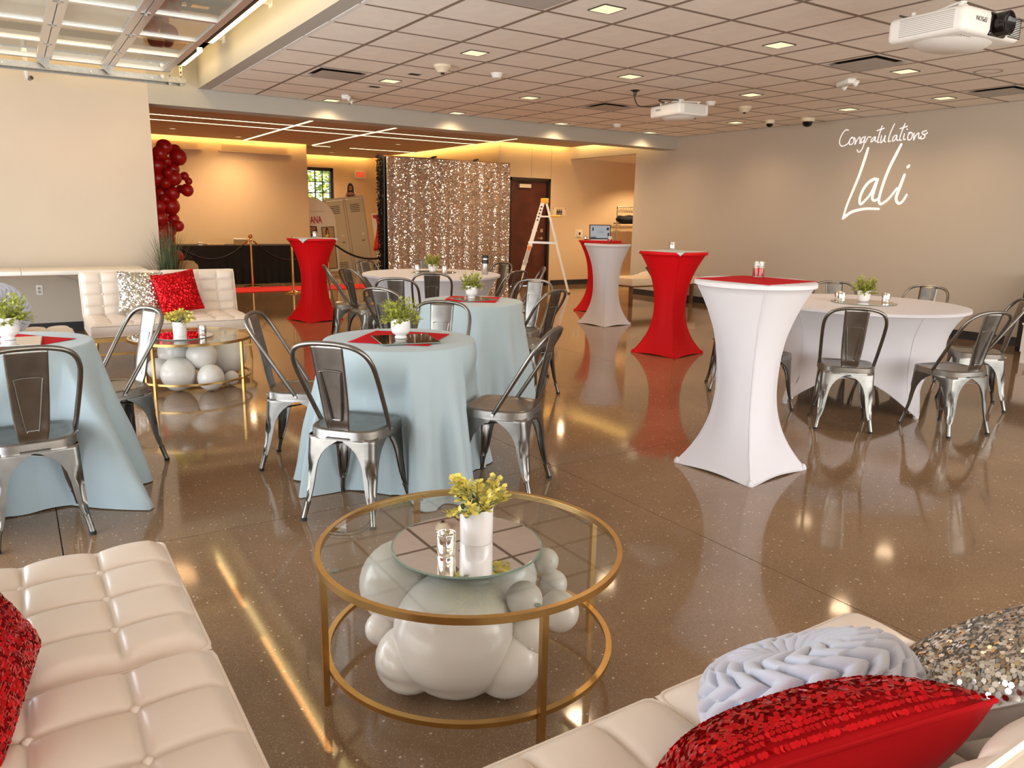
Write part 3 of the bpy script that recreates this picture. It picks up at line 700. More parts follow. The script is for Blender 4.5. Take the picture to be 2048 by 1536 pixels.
# ================================================================== ROUND TABLES WITH LOOSE CLOTHS
def tablecloth(name, label, x, y, R, hem, nf, amp, seed, flares=(), squeeze=(), H=0.76):
    rnd = random.Random(seed); ph = [rnd.uniform(0, 2*pi) for _ in range(6)]; na = 216
    def hemr(a):
        r = hem
        for fa, ex, w in flares:
            d = (a-fa+pi) % (2*pi)-pi; r += ex*math.exp(-(d/w)**2)
        for fa, ex, w in squeeze:
            d = (a-fa+pi) % (2*pi)-pi; r -= ex*math.exp(-(d/w)**2)
        return r
    def fold(a): 
        f = sin(nf*a+ph[0]+0.8*sin(2*a+ph[1])) + 0.45*sin((nf*1.7)//1*a+ph[2]) + 0.3*sin(3*a+ph[3])
        return f/1.4
    near = [(cx-x, cy-y, h) for cx, cy, h in CH if (cx-x)**2+(cy-y)**2 < 0.8**2]
    def inside(px, py):
        for cx, cy, h in near:
            dx, dy = px-cx, py-cy; f = dx*cos(h)+dy*sin(h); s_ = -dx*sin(h)+dy*cos(h)
            if (abs(f)/0.204)**6+(abs(s_)/0.204)**6 < 1: return True
        return False
    def free_r(r, a):                    # the cloth is pushed in by the seats drawn up to the table
        q = r
        while q > 0.12 and inside(q*cos(a), q*sin(a)): q -= 0.01
        if q == r:
            for k in range(1, 40):
                if inside((r-0.01*k)*cos(a), (r-0.01*k)*sin(a)):
                    return r if r-0.01*k < 0.2 else free_r(r-0.01*k, a)
        return q
    rows = []
    for r in (0.0, 0.25, 0.5, 0.8, 0.95): rows.append([(R*r*cos(2*pi*i/na), R*r*sin(2*pi*i/na), H) for i in range(na)])
    for k in range(1, 5):
        a = pi/2*k/4; rr = R-0.012+0.012*sin(a); rows.append([(rr*cos(2*pi*i/na), rr*sin(2*pi*i/na), H-0.012+0.012*cos(a)) for i in range(na)])
    nz = 30
    lim = [min(free_r(hem+0.2, 2*pi*i/na), 9) for i in range(na)]
    lim = [min(lim[(i+k) % na] for k in range(-2, 3)) for i in range(na)]
    lim = [sum(lim[(i+k) % na] for k in range(-2, 3))/5 for i in range(na)]
    for k in range(1, nz+1):
        t = k/nz; row = []
        for i in range(na):
            a = 2*pi*i/na; f = fold(a); tt = min(1, t*1.7)**1.1
            r = R + (hemr(a)-R)*t + amp*(abs(f)**0.8*(1 if f > 0 else -1))*tt*(0.35+0.65*t) + 0.005*sin(23*a+9*t+ph[4])*t
            z = (H-0.012)*(1-t) + 0.005
            if t > 0.97: z = 0.004 + 0.006*(1+sin(9*a+ph[5]))*0.5
            wgt = min(1, max(0, (0.73-z)/0.24)); wgt = wgt*wgt*(3-2*wgt)
            if r > lim[i]: r += (lim[i]-r)*wgt
            row.append((r*cos(a), r*sin(a), z))
        rows.append(row)
    b = MB(); vs_ = [p for r in rows for p in r]; fs_ = []
    for j in range(len(rows)-1):
        for i in range(na):
            k2 = (i+1) % na
            fs_.append((j*na+i, (j+1)*na+i, (j+1)*na+k2, j*na+k2))
    b.add(vs_, fs_)
    o = b.build(name, 'blue_cloth', None, True, 180); o.location = (x, y, 0)
    return tag(o, label, 'tablecloth', 'light blue tablecloths')
def plain_table(x, y, R, label, H=0.752):
    t = thing('round_table', label, 'table', (x, y, 0), 0, 'small round tables under blue cloths')
    MB().lathe([(R-0.03, H-0.03), (R-0.016, H-0.03), (R-0.008, H-0.015), (R-0.016, H), (0.0001, H)], 40).build('table_top', 'cardboard', t, True)
    MB().cyl((0,0,0), 0.04, 0.03, H-0.03, 16).build('post', 'black_plastic', t, True)
    MB().lathe([(0.24,0),(0.24,0.012),(0.05,0.03)], 32).build('base', 'black_plastic', t, True)
T1 = (1.655, 3.63); T2 = (2.93, 5.09); T3 = (-0.10, 4.33); T4 = (3.92, 7.72); T5 = (5.80, 3.67)
D = radians
tablecloth('tablecloth', 'light blue cloth on the round table in the middle of the picture', *T1, 0.395, 0.53, 14, 0.052, 3)
tablecloth('tablecloth', 'light blue cloth on the round table behind the middle one', *T2, 0.39, 0.50, 13, 0.048, 8)
tablecloth('tablecloth', 'light blue cloth on the table cut by the left edge, corner trailing on the floor', *T3, 0.40, 0.56, 11, 0.06, 5, flares=[(D(-46), 0.17, 0.22), (D(-128), 0.14, 0.3)])
plain_table(*T1, 0.39, 'round table hidden under the middle light blue cloth'); plain_table(*T2, 0.385, 'round table hidden under the rear light blue cloth'); plain_table(*T3, 0.395, 'round table hidden under the blue cloth at the left edge')

# ================================================================== STRETCH-COVERED TABLES
def stretch_cover(R, H, rw, zw, rc, legs, arch, m, parent, na=144, nz=40, sharp=1.0, ridge_k=0.012):
    """spandex sleeve: round top, pulled to a waist, stretched out straight-hemmed to its feet"""
    legs = sorted(q % (2*pi) for q in legs); nleg = len(legs)
    def sector(a):
        a %= 2*pi
        for k in range(nleg):
            a0 = legs[k]; a1 = legs[(k+1) % nleg] + (2*pi if k == nleg-1 else 0)
            for s_ in (a, a+2*pi):
                if a0 <= s_ <= a1: return (s_-a0)/(a1-a0), a1-a0
        return 0.0, 1.0
    def prof(a, t):           # t: 0 top .. 1 bottom
        s_, gap = sector(a); d = cos(2*pi*s_); c = ((d+1)/2)**8
        zb = arch*(1-abs(2*s_-1)**2.2)           # bottom hem rises between the feet
        z = H*(1-t) + zb*t
        rb = rc*cos(gap/2)/cos((s_-0.5)*gap)*(1-0.05*sin(pi*s_))
        rb = rw + (rb-rw)*sharp if rb > rw else rb
        tw = 1-zw/H
        if t < tw:
            q = t/tw; r = rw + (R-rw)*(1-q)**2.1
        else:
            q = (t-tw)/(1-tw); r = rw + (rb-rw)*(0.35*q**1.6+0.65*q**2.6)
        ridge = ridge_k*c*sin(pi*min(1, max(0, (t-0.25)/0.75)))
        return ((r+ridge)*cos(a), (r+ridge)*sin(a), z)
    rows = []
    for k in (0.0, 0.5, 0.9, 0.975): rows.append([(R*k*cos(2*pi*i/na), R*k*sin(2*pi*i/na), H+0.004) for i in range(na)])
    rows.append([((R+0.002)*cos(2*pi*i/na), (R+0.002)*sin(2*pi*i/na), H-0.002) for i in range(na)])
    rows.append([((R+0.002)*cos(2*pi*i/na), (R+0.002)*sin(2*pi*i/na), H-0.022) for i in range(na)])
    for k in range(nz+1):
        t = 0.03+0.97*k/nz
        rows.append([prof(2*pi*i/na, t) for i in range(na)])
    vs_ = [p for r in rows for p in r]; fs_ = []
    for j in range(len(rows)-1):
        for i in range(na):
            k2 = (i+1) % na; fs_.append((j*na+i, (j+1)*na+i, (j+1)*na+k2, j*na+k2))
    o = MB().add(vs_, fs_).build('stretch_cover', m, parent, True, 55)
    for a in legs:
        path = []
        for q in range(0, 27):
            p = Vector(prof(a, 0.03+0.95*q/26)); r = Vector((cos(a), sin(a), 0)); path.append(p+r*0.0012)
        MB().tube(path, 0.0028, 5).build('seam', m, o, True)
        f = Vector(prof(a, 1.0)); MB().lathe([(0.018,0),(0.020,0.006),(0.015,0.020),(0.006,0.032)], 12).build('foot_pocket', m, o, True).location = (f.x*0.955, f.y*0.955, 0)
    MB().tube([Vector(prof(2*pi*i/96, 1.0)) for i in range(96)], 0.005, 5, closed=True).build('hem', m, o, True)
    return o
def cocktail(x, y, m, label, rot, R=0.325, H=1.072, rc=0.37, rw=0.155):
    t = thing('cocktail_table', label, 'cocktail table', (x, y, 0), 0, 'tall stretch-covered cocktail tables')
    stretch_cover(R, H, rw, 0.47, rc, [rot+pi/2*k for k in range(4)], 0.014, m, t)
    MB().cyl((0,0,0), 0.03, 0.05, H-0.01, 12).build('post', 'black_plastic', t, True)
    return t
def napkin(x, y, z, size, rz, m, label, droop=None):
    n = 14; rnd = random.Random(int(abs(x*1000)+abs(y*77)))
    p1, p2 = rnd.uniform(0, 6), rnd.uniform(0, 6)
    def fn(u, v):
        X = (u-0.5)*size; Y = (v-0.5)*size; zz = 0.0025+0.0012*sin(9*u+p1)*sin(7*v+p2)
        if droop:
            r = sqrt(X*X+Y*Y)
            if r > droop:
                k = (droop + 0.006)/r; zz -= (r-droop)*0.97; X *= k; Y *= k
        return (X, Y, zz)
    o = MB().grid(fn, n*2, n*2).build('napkin', m, None, True, 80, solid=0.0012); o.location = (x, y, z); o.rotation_euler = (0, 0, rz)
    return tag(o, label, 'napkin', 'square cloth napkins on the tables')
ct = cocktail(3.44, 2.84, 'spandex_white', 'tall white stretch-covered cocktail table nearest the camera', radians(-130), rc=0.375)
cocktail(3.33, 10.0, 'spandex_red', 'tall red cocktail table at the left by the rope posts', radians(-120), rc=0.37)
cocktail(6.68, 8.00, 'spandex_white', 'tall white cocktail table far back in front of the alcove', radians(-130), R=0.31, rc=0.36)
cocktail(7.55, 9.22, 'spandex_red', 'tall red cocktail table carrying the laptop, behind the far white one', radians(-120))
cocktail(5.82, 5.90, 'spandex_red', 'tall red cocktail table in the middle right, blue napkin on top', radians(-122), R=0.355, rc=0.39)
napkin(3.44, 2.84, 1.076, 0.475, radians(6), 'napkin_red', 'red napkin on the nearest white cocktail table')
napkin(5.82, 5.90, 1.076, 0.56, radians(12), 'napkin_blue', 'blue-grey napkin hanging over the rim of the red cocktail table at right', droop=0.356)
napkin(3.33, 10.0, 1.076, 0.55, radians(5), 'napkin_blue', 'blue-grey napkin hanging over the rim of the left red cocktail table', droop=0.328)
napkin(6.68, 8.0, 1.076, 0.43, radians(8), 'napkin_red', 'red napkin on the far white cocktail table')
def big_table(x, y, label, rot):
    t = thing('round_banquet_table', label, 'table', (x, y, 0), 0, 'large round tables with white stretch covers')
    lg = [rot, rot-radians(70), rot+pi, rot+pi-radians(70)]
    stretch_cover(0.765, 0.76, 0.62, 0.30, 0.84, lg, 0.25, 'spandex_white', t, na=180, ridge_k=0.03)
    for a in lg:
        MB().tube([(0.42*cos(a), 0.42*sin(a), 0.735), (0.74*cos(a), 0.74*sin(a), 0.02)], 0.012, 8).build('leg', 'steel', t, True)
    return t
big_table(*T4, 'large round white-covered table far back in the middle', radians(20)); big_table(*T5, 'large round white-covered table on the right', radians(-115))

# ================================================================== SMALL THINGS ON TABLES
def lathe_pot(kind, parent):
    if kind == 'footed':
        pr_ = [(0.034,0.0),(0.036,0.006),(0.030,0.014),(0.034,0.022),(0.050,0.032),(0.056,0.048),(0.0565,0.115),(0.055,0.118),(0.052,0.116),(0.050,0.095)]
    elif kind == 'round':
        pr_ = [(0.030,0.0),(0.045,0.01),(0.052,0.03),(0.056,0.06),(0.0575,0.10),(0.056,0.103),(0.053,0.10),(0.05,0.085)]
    else:
        pr_ = [(0.050,0.0),(0.053,0.004),(0.054,0.115),(0.053,0.117),(0.0505,0.115),(0.05,0.095)]
    MB().lathe(pr_, 36, caps=True).build('pot', 'ceramic', parent, True, 50)
    zt = pr_[-1][1]
    MB().lathe([(0.0501, zt), (0.03, zt+0.006), (0.0001, zt+0.008)], 20, caps=False).build('soil', 'soil', parent, True)
    return zt
def leaf(b, base, d, L, w, up, curl=0.25):
    d = d.normalized(); s = d.cross(up)
    if s.length < 1e-3: s = d.cross(Vector((1,0,0)))
    s.normalize(); nrm = s.cross(d)
    p = [base, base+d*L*0.3+s*w*0.42-nrm*0.0, base+d*L*0.68+s*w*0.5-nrm*L*curl*0.3, base+d*L-nrm*L*curl, base+d*L*0.68-s*w*0.5-nrm*L*curl*0.3, base+d*L*0.3-s*w*0.42, base+d*L*0.5-nrm*(L*curl*0.12-w*0.08)]
    b.add(p, [(0,1,6),(1,2,6),(2,3,6),(3,4,6),(4,5,6),(5,0,6)])
PL = {}
def plant(x, y, z, pot, kind, label, scale=1.0, rz=0.0, group='small potted plants on the tables'):
    t = thing('potted_plant', label, 'potted plant', (x, y, z), rz, group); t.scale = (scale,)*3
    key = (pot, kind)
    if key in PL:
        for ch in PL[key].children: dup(ch, t)
        return t
    zt = lathe_pot(pot, t); rnd = random.Random(len(PL)+11)
    if kind == 'green':
        b = MB(); st = MB()
        for i in range(78):
            a = rnd.uniform(0, 2*pi); el = rnd.uniform(0.05, 1.0)**0.8*1.35
            d = Vector((cos(a)*cos(el), sin(a)*cos(el), sin(el))); Ls = rnd.uniform(0.065, 0.118)*(0.9+0.42*sin(el))
            p0 = Vector((cos(a)*0.015, sin(a)*0.015, zt)); pts = [p0 + d*Ls*q + Vector((0, 0, -0.012*q*q*(1-sin(el))*2)) for q in (0, .33, .66, 1)]
            st.tube(pts, 0.0011, 4, caps=False)
            for q in range(9):
                f = 0.25+0.75*q/8; k = min(2, int(f*3)); p = pts[k].lerp(pts[k+1], f*3-k)
                dd = (d + Vector((rnd.uniform(-1,1), rnd.uniform(-1,1), rnd.uniform(-0.5,0.9)))*0.95)
                leaf(b, p, dd, rnd.uniform(0.021, 0.032), rnd.uniform(0.011, 0.016), Vector((rnd.uniform(-.4,.4), rnd.uniform(-.4,.4), 1)))
        st.build('stems', 'stem', t); f = b.build('foliage', 'leaf_green', t, True, 180); f['kind'] = 'stuff'
    else:
        for i in range(26):
            a = 2*pi*i/26*3.4+rnd.uniform(-.3, .3); el = 0.22+1.2*((i*7) % 26)/26
            d = Vector((cos(a)*cos(el), sin(a)*cos(el), sin(el))); Ls = rnd.uniform(0.085, 0.125)
            p0 = Vector((cos(a)*0.02, sin(a)*0.02, zt)); up = Vector((0,0,1))
            pts = [p0 + d*Ls*q + up*(0.02*q*(1-q)) for q in (0, .33, .66, 1)]
            st = MB().tube(pts, 0.0013, 4, caps=False).build('sprig', 'stem', t)
            b = MB(); b2 = MB()
            for q in range(10):
                f = 0.22+0.78*q/9; k = min(2, int(f*3)); p = pts[k].lerp(pts[k+1], f*3-k)
                for s_ in (-1, 1):
                    sd = d.cross(up).normalized()*s_ if q % 2 else Vector((rnd.uniform(-1,1), rnd.uniform(-1,1), rnd.uniform(-.2,1))).normalized()*s_
                    leaf(b if (f > 0.45 and rnd.random() < 0.85) else b2, p, sd+d*0.55, rnd.uniform(0.021, 0.031), rnd.uniform(0.016, 0.023), Vector((rnd.uniform(-.5,.5), rnd.uniform(-.5,.5), 1)), -0.15)
            b.build('tip_leaves', 'leaf_yellow', st, True, 180); b2.build('leaves', 'leaf_sage', st, True, 180)
    PL[key] = t
    return t
VOT = {}
def votive(x, y, z, label, scale=1.0, mark=None):
    t = thing('votive_holder', label, 'votive holder', (x, y, z), random.uniform(0, 6), 'mercury glass votive holders'); t.scale = (scale,)*3
    if 'p' not in VOT:
        MB().lathe([(0.0001,0.0),(0.028,0.0),(0.0295,0.002),(0.0305,0.016),(0.0325,0.074),(0.0318,0.0755),(0.031,0.074),(0.0288,0.018),(0.0001,0.014)], 28, caps=False).build('cup', 'mercury', t, True, 50)
        VOT['p'] = t
    else:
        for ch in VOT['p'].children: dup(ch, t)
    return t
def disc_mirror(x, y, z, R, label):
    t = thing('mirror_tray', label, 'mirror', (x, y, z), 0, 'round mirror trays')
    MB().lathe([(R-0.002,0.0),(R,0.0015),(R,0.0035),(R-0.006,0.005)], 72).build('glass_rim', 'glass_edge', t, True, 30)
    MB().lathe([(R-0.0065,0.0045),(R-0.0065,0.0052)], 72).build('mirror_face', 'mirror', t)
def square_mirror(x, y, z, a, rz, m, label):
    t = thing('mirror_tile', label, 'mirror', (x, y, z), rz, 'square mirror tiles')
    MB().rbox(-a/2, a/2, -a/2, a/2, 0, 0.005, 0.0015, 1).build('tile_body', 'glass_edge', t); MB().box(-a/2+0.004, a/2-0.004, -a/2+0.004, a/2-0.004, 0.0049, 0.0056).build('mirror_face', m, t)
ZT1 = 0.7605
# middle blue table
napkin(1.665, 3.64, ZT1, 0.42, radians(33+14), 'napkin_red', 'red napkin under the dark mirror tile on the middle blue table')
square_mirror(1.655, 3.56, ZT1+0.0045, 0.30, radians(-12), 'black_mirror', 'dark square mirror tile on the middle blue table')
plant(1.64, 3.585, ZT1+0.011, 'footed', 'green', 'green leafy plant in a white footed pot on the middle blue table', 0.88)
# rear blue table
napkin(2.97, 5.16, ZT1, 0.40, radians(33+20), 'napkin_red', 'red napkin on the rear blue table')
square_mirror(2.97, 5.14, ZT1+0.0045, 0.28, radians(4), 'black_mirror', 'dark square mirror tile on the rear blue table')
plant(2.965, 5.16, ZT1+0.011, 'footed', 'green', 'green leafy plant on the rear blue table', 0.84, 1.1)
# left blue table
napkin(-0.06, 4.34, ZT1, 0.40, radians(40), 'napkin_red', 'red napkin on the blue table at the left edge')
square_mirror(-0.07, 4.30, ZT1+0.0045, 0.29, radians(-3), 'mirror', 'bright square mirror tile on the blue table at the left edge')
plant(-0.06, 4.36, ZT1+0.011, 'footed', 'green', 'green leafy plant in a white pot at the left edge', 0.92, 2.3)
# far white table
disc_mirror(3.99, 7.80, 0.7655, 0.25, 'round mirror tray on the far white table')
plant(3.99, 7.84, 0.771, 'round', 'green', 'green leafy plant on the far white table', 0.86, 0.7)
votive(3.85, 7.95, 0.771, 'mercury votive left of the plant on the far white table'); votive(4.05, 7.66, 0.771, 'mercury votive right of the plant on the far white table')
t = thing('travel_flask', 'steel travel flask with black lid on the far white table', 'flask', (4.40, 7.36, 0.7645))
MB().lathe([(0.034,0),(0.036,0.004),(0.037,0.10),(0.037,0.12)], 24).build('steel_body', 'steel', t, True); MB().cyl((0,0,0), 0.0375, 0.12, 0.165, 24).build('grip_band', 'black_plastic', t, True)
MB().cyl((0,0,0), 0.036, 0.165, 0.178, 24).build('steel_ring', 'steel', t, True); MB().lathe([(0.036,0.178),(0.036,0.205),(0.032,0.212)], 24).build('lid', 'black_plastic', t, True)
# right white table
disc_mirror(5.79, 3.67, 0.7655, 0.25, 'round mirror tray on the right white table')
plant(5.80, 3.68, 0.771, 'round', 'green', 'green leafy plant on the right white table', 0.90, 0.2)
votive(5.62, 3.76, 0.771, 'left mercury votive on the tray of the right white table'); votive(5.70, 3.84, 0.771, 'mercury votive partly hidden behind another on the right white table'); votive(5.92, 3.56, 0.771, 'right mercury votive on the tray of the right white table')
# cocktail tables
def jar(x, y, z, label):
    t = thing('candle_jar', label, 'candle holder', (x, y, z), random.uniform(0, 6), 'small glass jars on cocktail tables')
    MB().lathe([(0.0001,0),(0.031,0),(0.033,0.003),(0.034,0.088),(0.032,0.088),(0.0305,0.006),(0.0001,0.005)], 24, caps=False).build('glass', 'glass', t, True, 40)
    MB().lathe([(0.0001,0.007),(0.029,0.007),(0.0292,0.052),(0.0001,0.055)], 20, caps=False).build('red_filling', 'spandex_red', t, True)
    for k in range(5): 
        a = k*1.3; MB().lathe([(0.0001,-0.010),(0.008,-0.006),(0.010,0),(0.008,0.006),(0.0001,0.010)], 8, (0.016*cos(a), 0.016*sin(a), 0.068+0.004*(k % 2))).build('white_pebble', 'ceramic', t, True)
jar(3.62, 2.97, 1.0795, 'glass jar with red filling on the nearest white cocktail table'); jar(6.75, 8.04, 1.0795, 'glass jar with red filling on the far white cocktail table')
votive(5.92, 6.02, 1.0795, 'mercury votive on the right red cocktail table', 1.15); votive(3.38, 10.06, 1.0795, 'mercury votive on the left red cocktail table', 1.1)

# ================================================================== COFFEE TABLES WITH BALLOONS
def coffee(x, y, rz, label):
    t = thing('coffee_table', label, 'coffee table', (x, y, 0), rz, 'round glass coffee tables with gold frame')
    R, H = 0.462, 0.42
    def ring(r0, r1, z0, z1): return MB().lathe([(r0,z0),(r1,z0),(r1,z1),(r0,z1),(r0,z0)], 96, caps=False)
    ring(R-0.016, R, H-0.018, H+0.002).build('top_ring', 'gold', t, True, 30)
    ring(R-0.036, R-0.018, 0.098, 0.112).build('lower_ring', 'gold', t, True, 30)
    MB().lathe([(0.0001,H-0.008),(R-0.0165,H-0.008),(R-0.0165,H),(0.0001,H)], 96, caps=False).build('glass_top', 'sheet_glass', t, True, 30)
    for k in range(4):
        a = pi/2*k; c, s = cos(a), sin(a); r = R-0.009
        b = MB().cbox(0, 0, (H-0.018)/2, 0.018, 0.018, H-0.018)
        o = b.build('leg', 'gold', t); o.location = (r*c, r*s, 0); o.rotation_euler = (0, 0, a)
        MB().lathe([(0.008,H-0.012),(0.010,H-0.010),(0.010,H-0.0085)], 12).build('suction_pad', 'glass_edge', t, True).location = ((R-0.045)*c, (R-0.045)*s, 0)
    return t
coffee(1.087, 1.89, radians(175), 'round glass coffee table with gold frame in the foreground'); coffee(1.13, 6.46, radians(223), 'round glass coffee table in front of the far white sofa')
BAL = {}
def balloon(p, r, m, label, group, tilt=(0, 0)):
    if m not in BAL:
        prof = []
        for k in range(0, 17):
            a = pi*k/16; rr = sin(a); zz = -cos(a)
            if zz < 0: zz *= 1.06; rr *= (1-0.05*(1-rr))
            prof.append((max(rr, 0.0001), zz))
        BAL[m] = (MB().lathe(prof, 28, caps=False).mesh('skin', True, 0), MB().lathe([(0.02,-1.04),(0.035,-1.07),(0.02,-1.09),(0.06,-1.13),(0.055,-1.135),(0.0001,-1.09)], 10, caps=False).mesh('knot', True, 0))
        for me in BAL[m]: me.materials.append(MATS[m])
    t = thing('balloon', label, 'balloon', p, 0, group); t.rotation_euler = (tilt[0], tilt[1], 0); t.scale = (r, r, r)
    for nm, me in zip(('skin', 'knot'), BAL[m]):
        o = bpy.data.objects.new(nm, me); C.objects.link(o); o.parent = t
gB = 'white balloons under the front coffee table'
for p, r, lab in [((0.985, 1.80, 0.190), 0.182, 'largest white balloon in front under the foreground coffee table'), ((0.925, 2.03, 0.265), 0.135, 'large white balloon upper left under the foreground glass top'),
             ((1.20, 1.93, 0.262), 0.140, 'large white balloon upper right under the foreground mirror tray'), ((1.155, 1.69, 0.30), 0.054, 'small white balloon beside the largest one, just under the glass'),
             ((1.262, 1.66, 0.245), 0.060, 'small white balloon by the front gold leg'), ((1.16, 1.675, 0.195), 0.062, 'white balloon behind the front gold leg, middle height'),
             ((1.10, 1.70, 0.112), 0.104, 'white balloon on the floor right of the largest one'), ((0.865, 1.86, 0.112), 0.100, 'white balloon on the floor left of the largest one'),
             ((1.345, 1.85, 0.31), 0.042, 'small white balloon at the right rear, upper of two'), ((1.355, 1.82, 0.24), 0.046, 'small white balloon at the right rear, lower of two'), ((0.83, 1.98, 0.16), 0.05, 'small white balloon peeping out at the lower left rear')]:
    balloon(p, r, 'balloon_white', lab, gB, (random.uniform(-2.6, 2.6), random.uniform(-.6, .6)))
gB2 = 'white balloons under the far coffee table'
for p, r, lab in [((1.03, 6.62, 0.27), 0.135, 'white balloon at the upper left under the far coffee table'), ((1.19, 6.40, 0.26), 0.118, 'white balloon at the upper middle under the far coffee table'), ((1.42, 6.60, 0.215), 0.165, 'biggest white balloon at the right under the far coffee table'),
             ((1.0, 6.36, 0.135), 0.132, 'white balloon on the floor at the left under the far coffee table'), ((1.22, 6.26, 0.105), 0.103, 'white balloon on the floor in the middle under the far coffee table'), ((1.40, 6.37, 0.062), 0.060, 'smallest white balloon on the floor under the far coffee table'), ((0.88, 6.52, 0.16), 0.085, 'white balloon at the far left under the far coffee table')]:
    balloon(p, r, 'balloon_white', lab, gB2, (random.uniform(-.8, .8)+pi, random.uniform(-.6, .6)))
disc_mirror(1.065, 1.87, 0.4215, 0.228, 'round mirror tray on the foreground coffee table'); disc_mirror(1.07, 6.46, 0.4215, 0.23, 'round mirror tray on the far coffee table')
plant(1.10, 1.875, 0.4268, 'straight', 'yellow', 'yellow-green sprig plant in a white pot on the foreground coffee table', 0.94, 0.4)
votive(0.975, 1.835, 0.4268, 'mercury votive on the foreground mirror tray', 0.88)
plant(1.05, 6.46, 0.4268, 'straight', 'yellow', 'yellow-green sprig plant on the far coffee table', 0.95, 2.0)
votive(1.21, 6.42, 0.4268, 'mercury votive on the far coffee table', 1.0)

# ================================================================== SOFAS
def pad(parent, w, d, th, nx, ny, M4, name):
    """one upholstered block with tufted face, boxed border, piping and buttons"""
    NU = 64
    puff = 0.026
    def H(u, v):
        a = abs(sin(pi*u*nx)); b = abs(sin(pi*v*ny))
        z = th - puff*(1-(a**0.38)*(b**0.38))
        ex = min(u, 1-u)*w; ey = min(v, 1-v)*d
        for q in (ex, ey):
            if q < 0.05: z -= (z-(th-0.04))*(1-q/0.05)**2
        return z
    b = MB(); W = NU+1
    vs_ = [((i/NU-0.5)*w, (j/NU-0.5)*d, H(i/NU, j/NU)) for j in range(W) for i in range(W)]
    b.add(vs_, [(j*W+i, j*W+i+1, (j+1)*W+i+1, (j+1)*W+i) for j in range(NU) for i in range(NU)])
    zb = th-0.04
    c = 0.03
    o = b.build(name, 'leather', parent, True, 180); o.matrix_local = M4
    bo = MB().rbox(-w/2+0.001, w/2-0.001, -d/2+0.001, d/2-0.001, 0.0, zb+0.002, 0.012, 2).build('border', 'leather', o, True)
    def rr(z, k):
        pts = []
        for cx, cy, a0 in ((w/2-c, d/2-c, 0), (-w/2+c, d/2-c, pi/2), (-w/2+c, -d/2+c, pi), (w/2-c, -d/2+c, 1.5*pi)):
            for q in range(6):
                a = a0+pi/2*q/5; pts.append((cx+(c+k)*cos(a), cy+(c+k)*sin(a), z))
        return pts
    MB().tube(rr(zb+0.001, -0.002), 0.0055, 6, closed=True).build('piping', 'leather', o, True)
    MB().tube(rr(0.012, -0.001), 0.0045, 6, closed=True).build('piping', 'leather', o, True)
    bt = MB().lathe([(0.0001,0.008),(0.008,0.006),(0.012,0.001),(0.012,-0.004)], 12, caps=False).mesh('button', True, 0); bt.materials.append(MATS['leather'])
    for i in range(1, nx):
        for j in range(1, ny):
            q = bpy.data.objects.new('button', bt); C.objects.link(q); q.parent = o; q.location = ((i/nx-0.5)*w, (j/ny-0.5)*d, th-puff+0.001)
    return o
def sofa(x, y, rz, label):
    """two-seat armless sofa, origin at the front centre, seat runs back along +y"""
    t = thing('sofa', label, 'sofa', (x, y, 0), rz, 'white tufted leather sofas')
    U, Dp = 0.70, 0.74
    for s in (-1, 1):
        pad(t, U-0.006, Dp, 0.145, 4, 4, Matrix.Translation((s*U/2, Dp/2, 0.285)), 'seat_cushion')
        pad(t, U-0.006, 0.44, 0.13, 4, 4, Matrix.Translation((s*U/2, 0.775, 0.585)) @ Matrix.Rotation(radians(78), 4, 'X'), 'back_cushion')
    b = MB().box(-U, U, 0.02, 0.045, 0.245, 0.285).box(-U, U, Dp-0.05, Dp-0.025, 0.245, 0.285).box(-U, -U+0.025, 0.02, Dp-0.025, 0.245, 0.285).box(U-0.025, U, 0.02, Dp-0.025, 0.245, 0.285)
    b.build('frame', 'gold', t)
    for sx in (-1, 1):
        for yy in (0.05, Dp-0.06):
            MB().tube([(sx*(U-0.05), yy, 0.25), (sx*(U-0.03), yy, 0.0)], [0.014, 0.009], 10).build('leg', 'gold', t, True)
    MB().box(-U+0.03, U-0.03, 0.012, 0.020, 0.13, 0.15).build('stretcher', 'gold', t)
    return t
sofa(1.195, 7.50, 0, 'white tufted sofa far back on the left with sequin cushions')
sofa(0.30, 1.725, radians(90), 'white tufted sofa in the lower left corner')
sofa(1.06, 1.05, radians(180), 'white tufted sofa in the lower right corner, seen from above its back')
sofa(0.36, 6.80, radians(90), 'white tufted sofa end peeping out behind the left blue table')

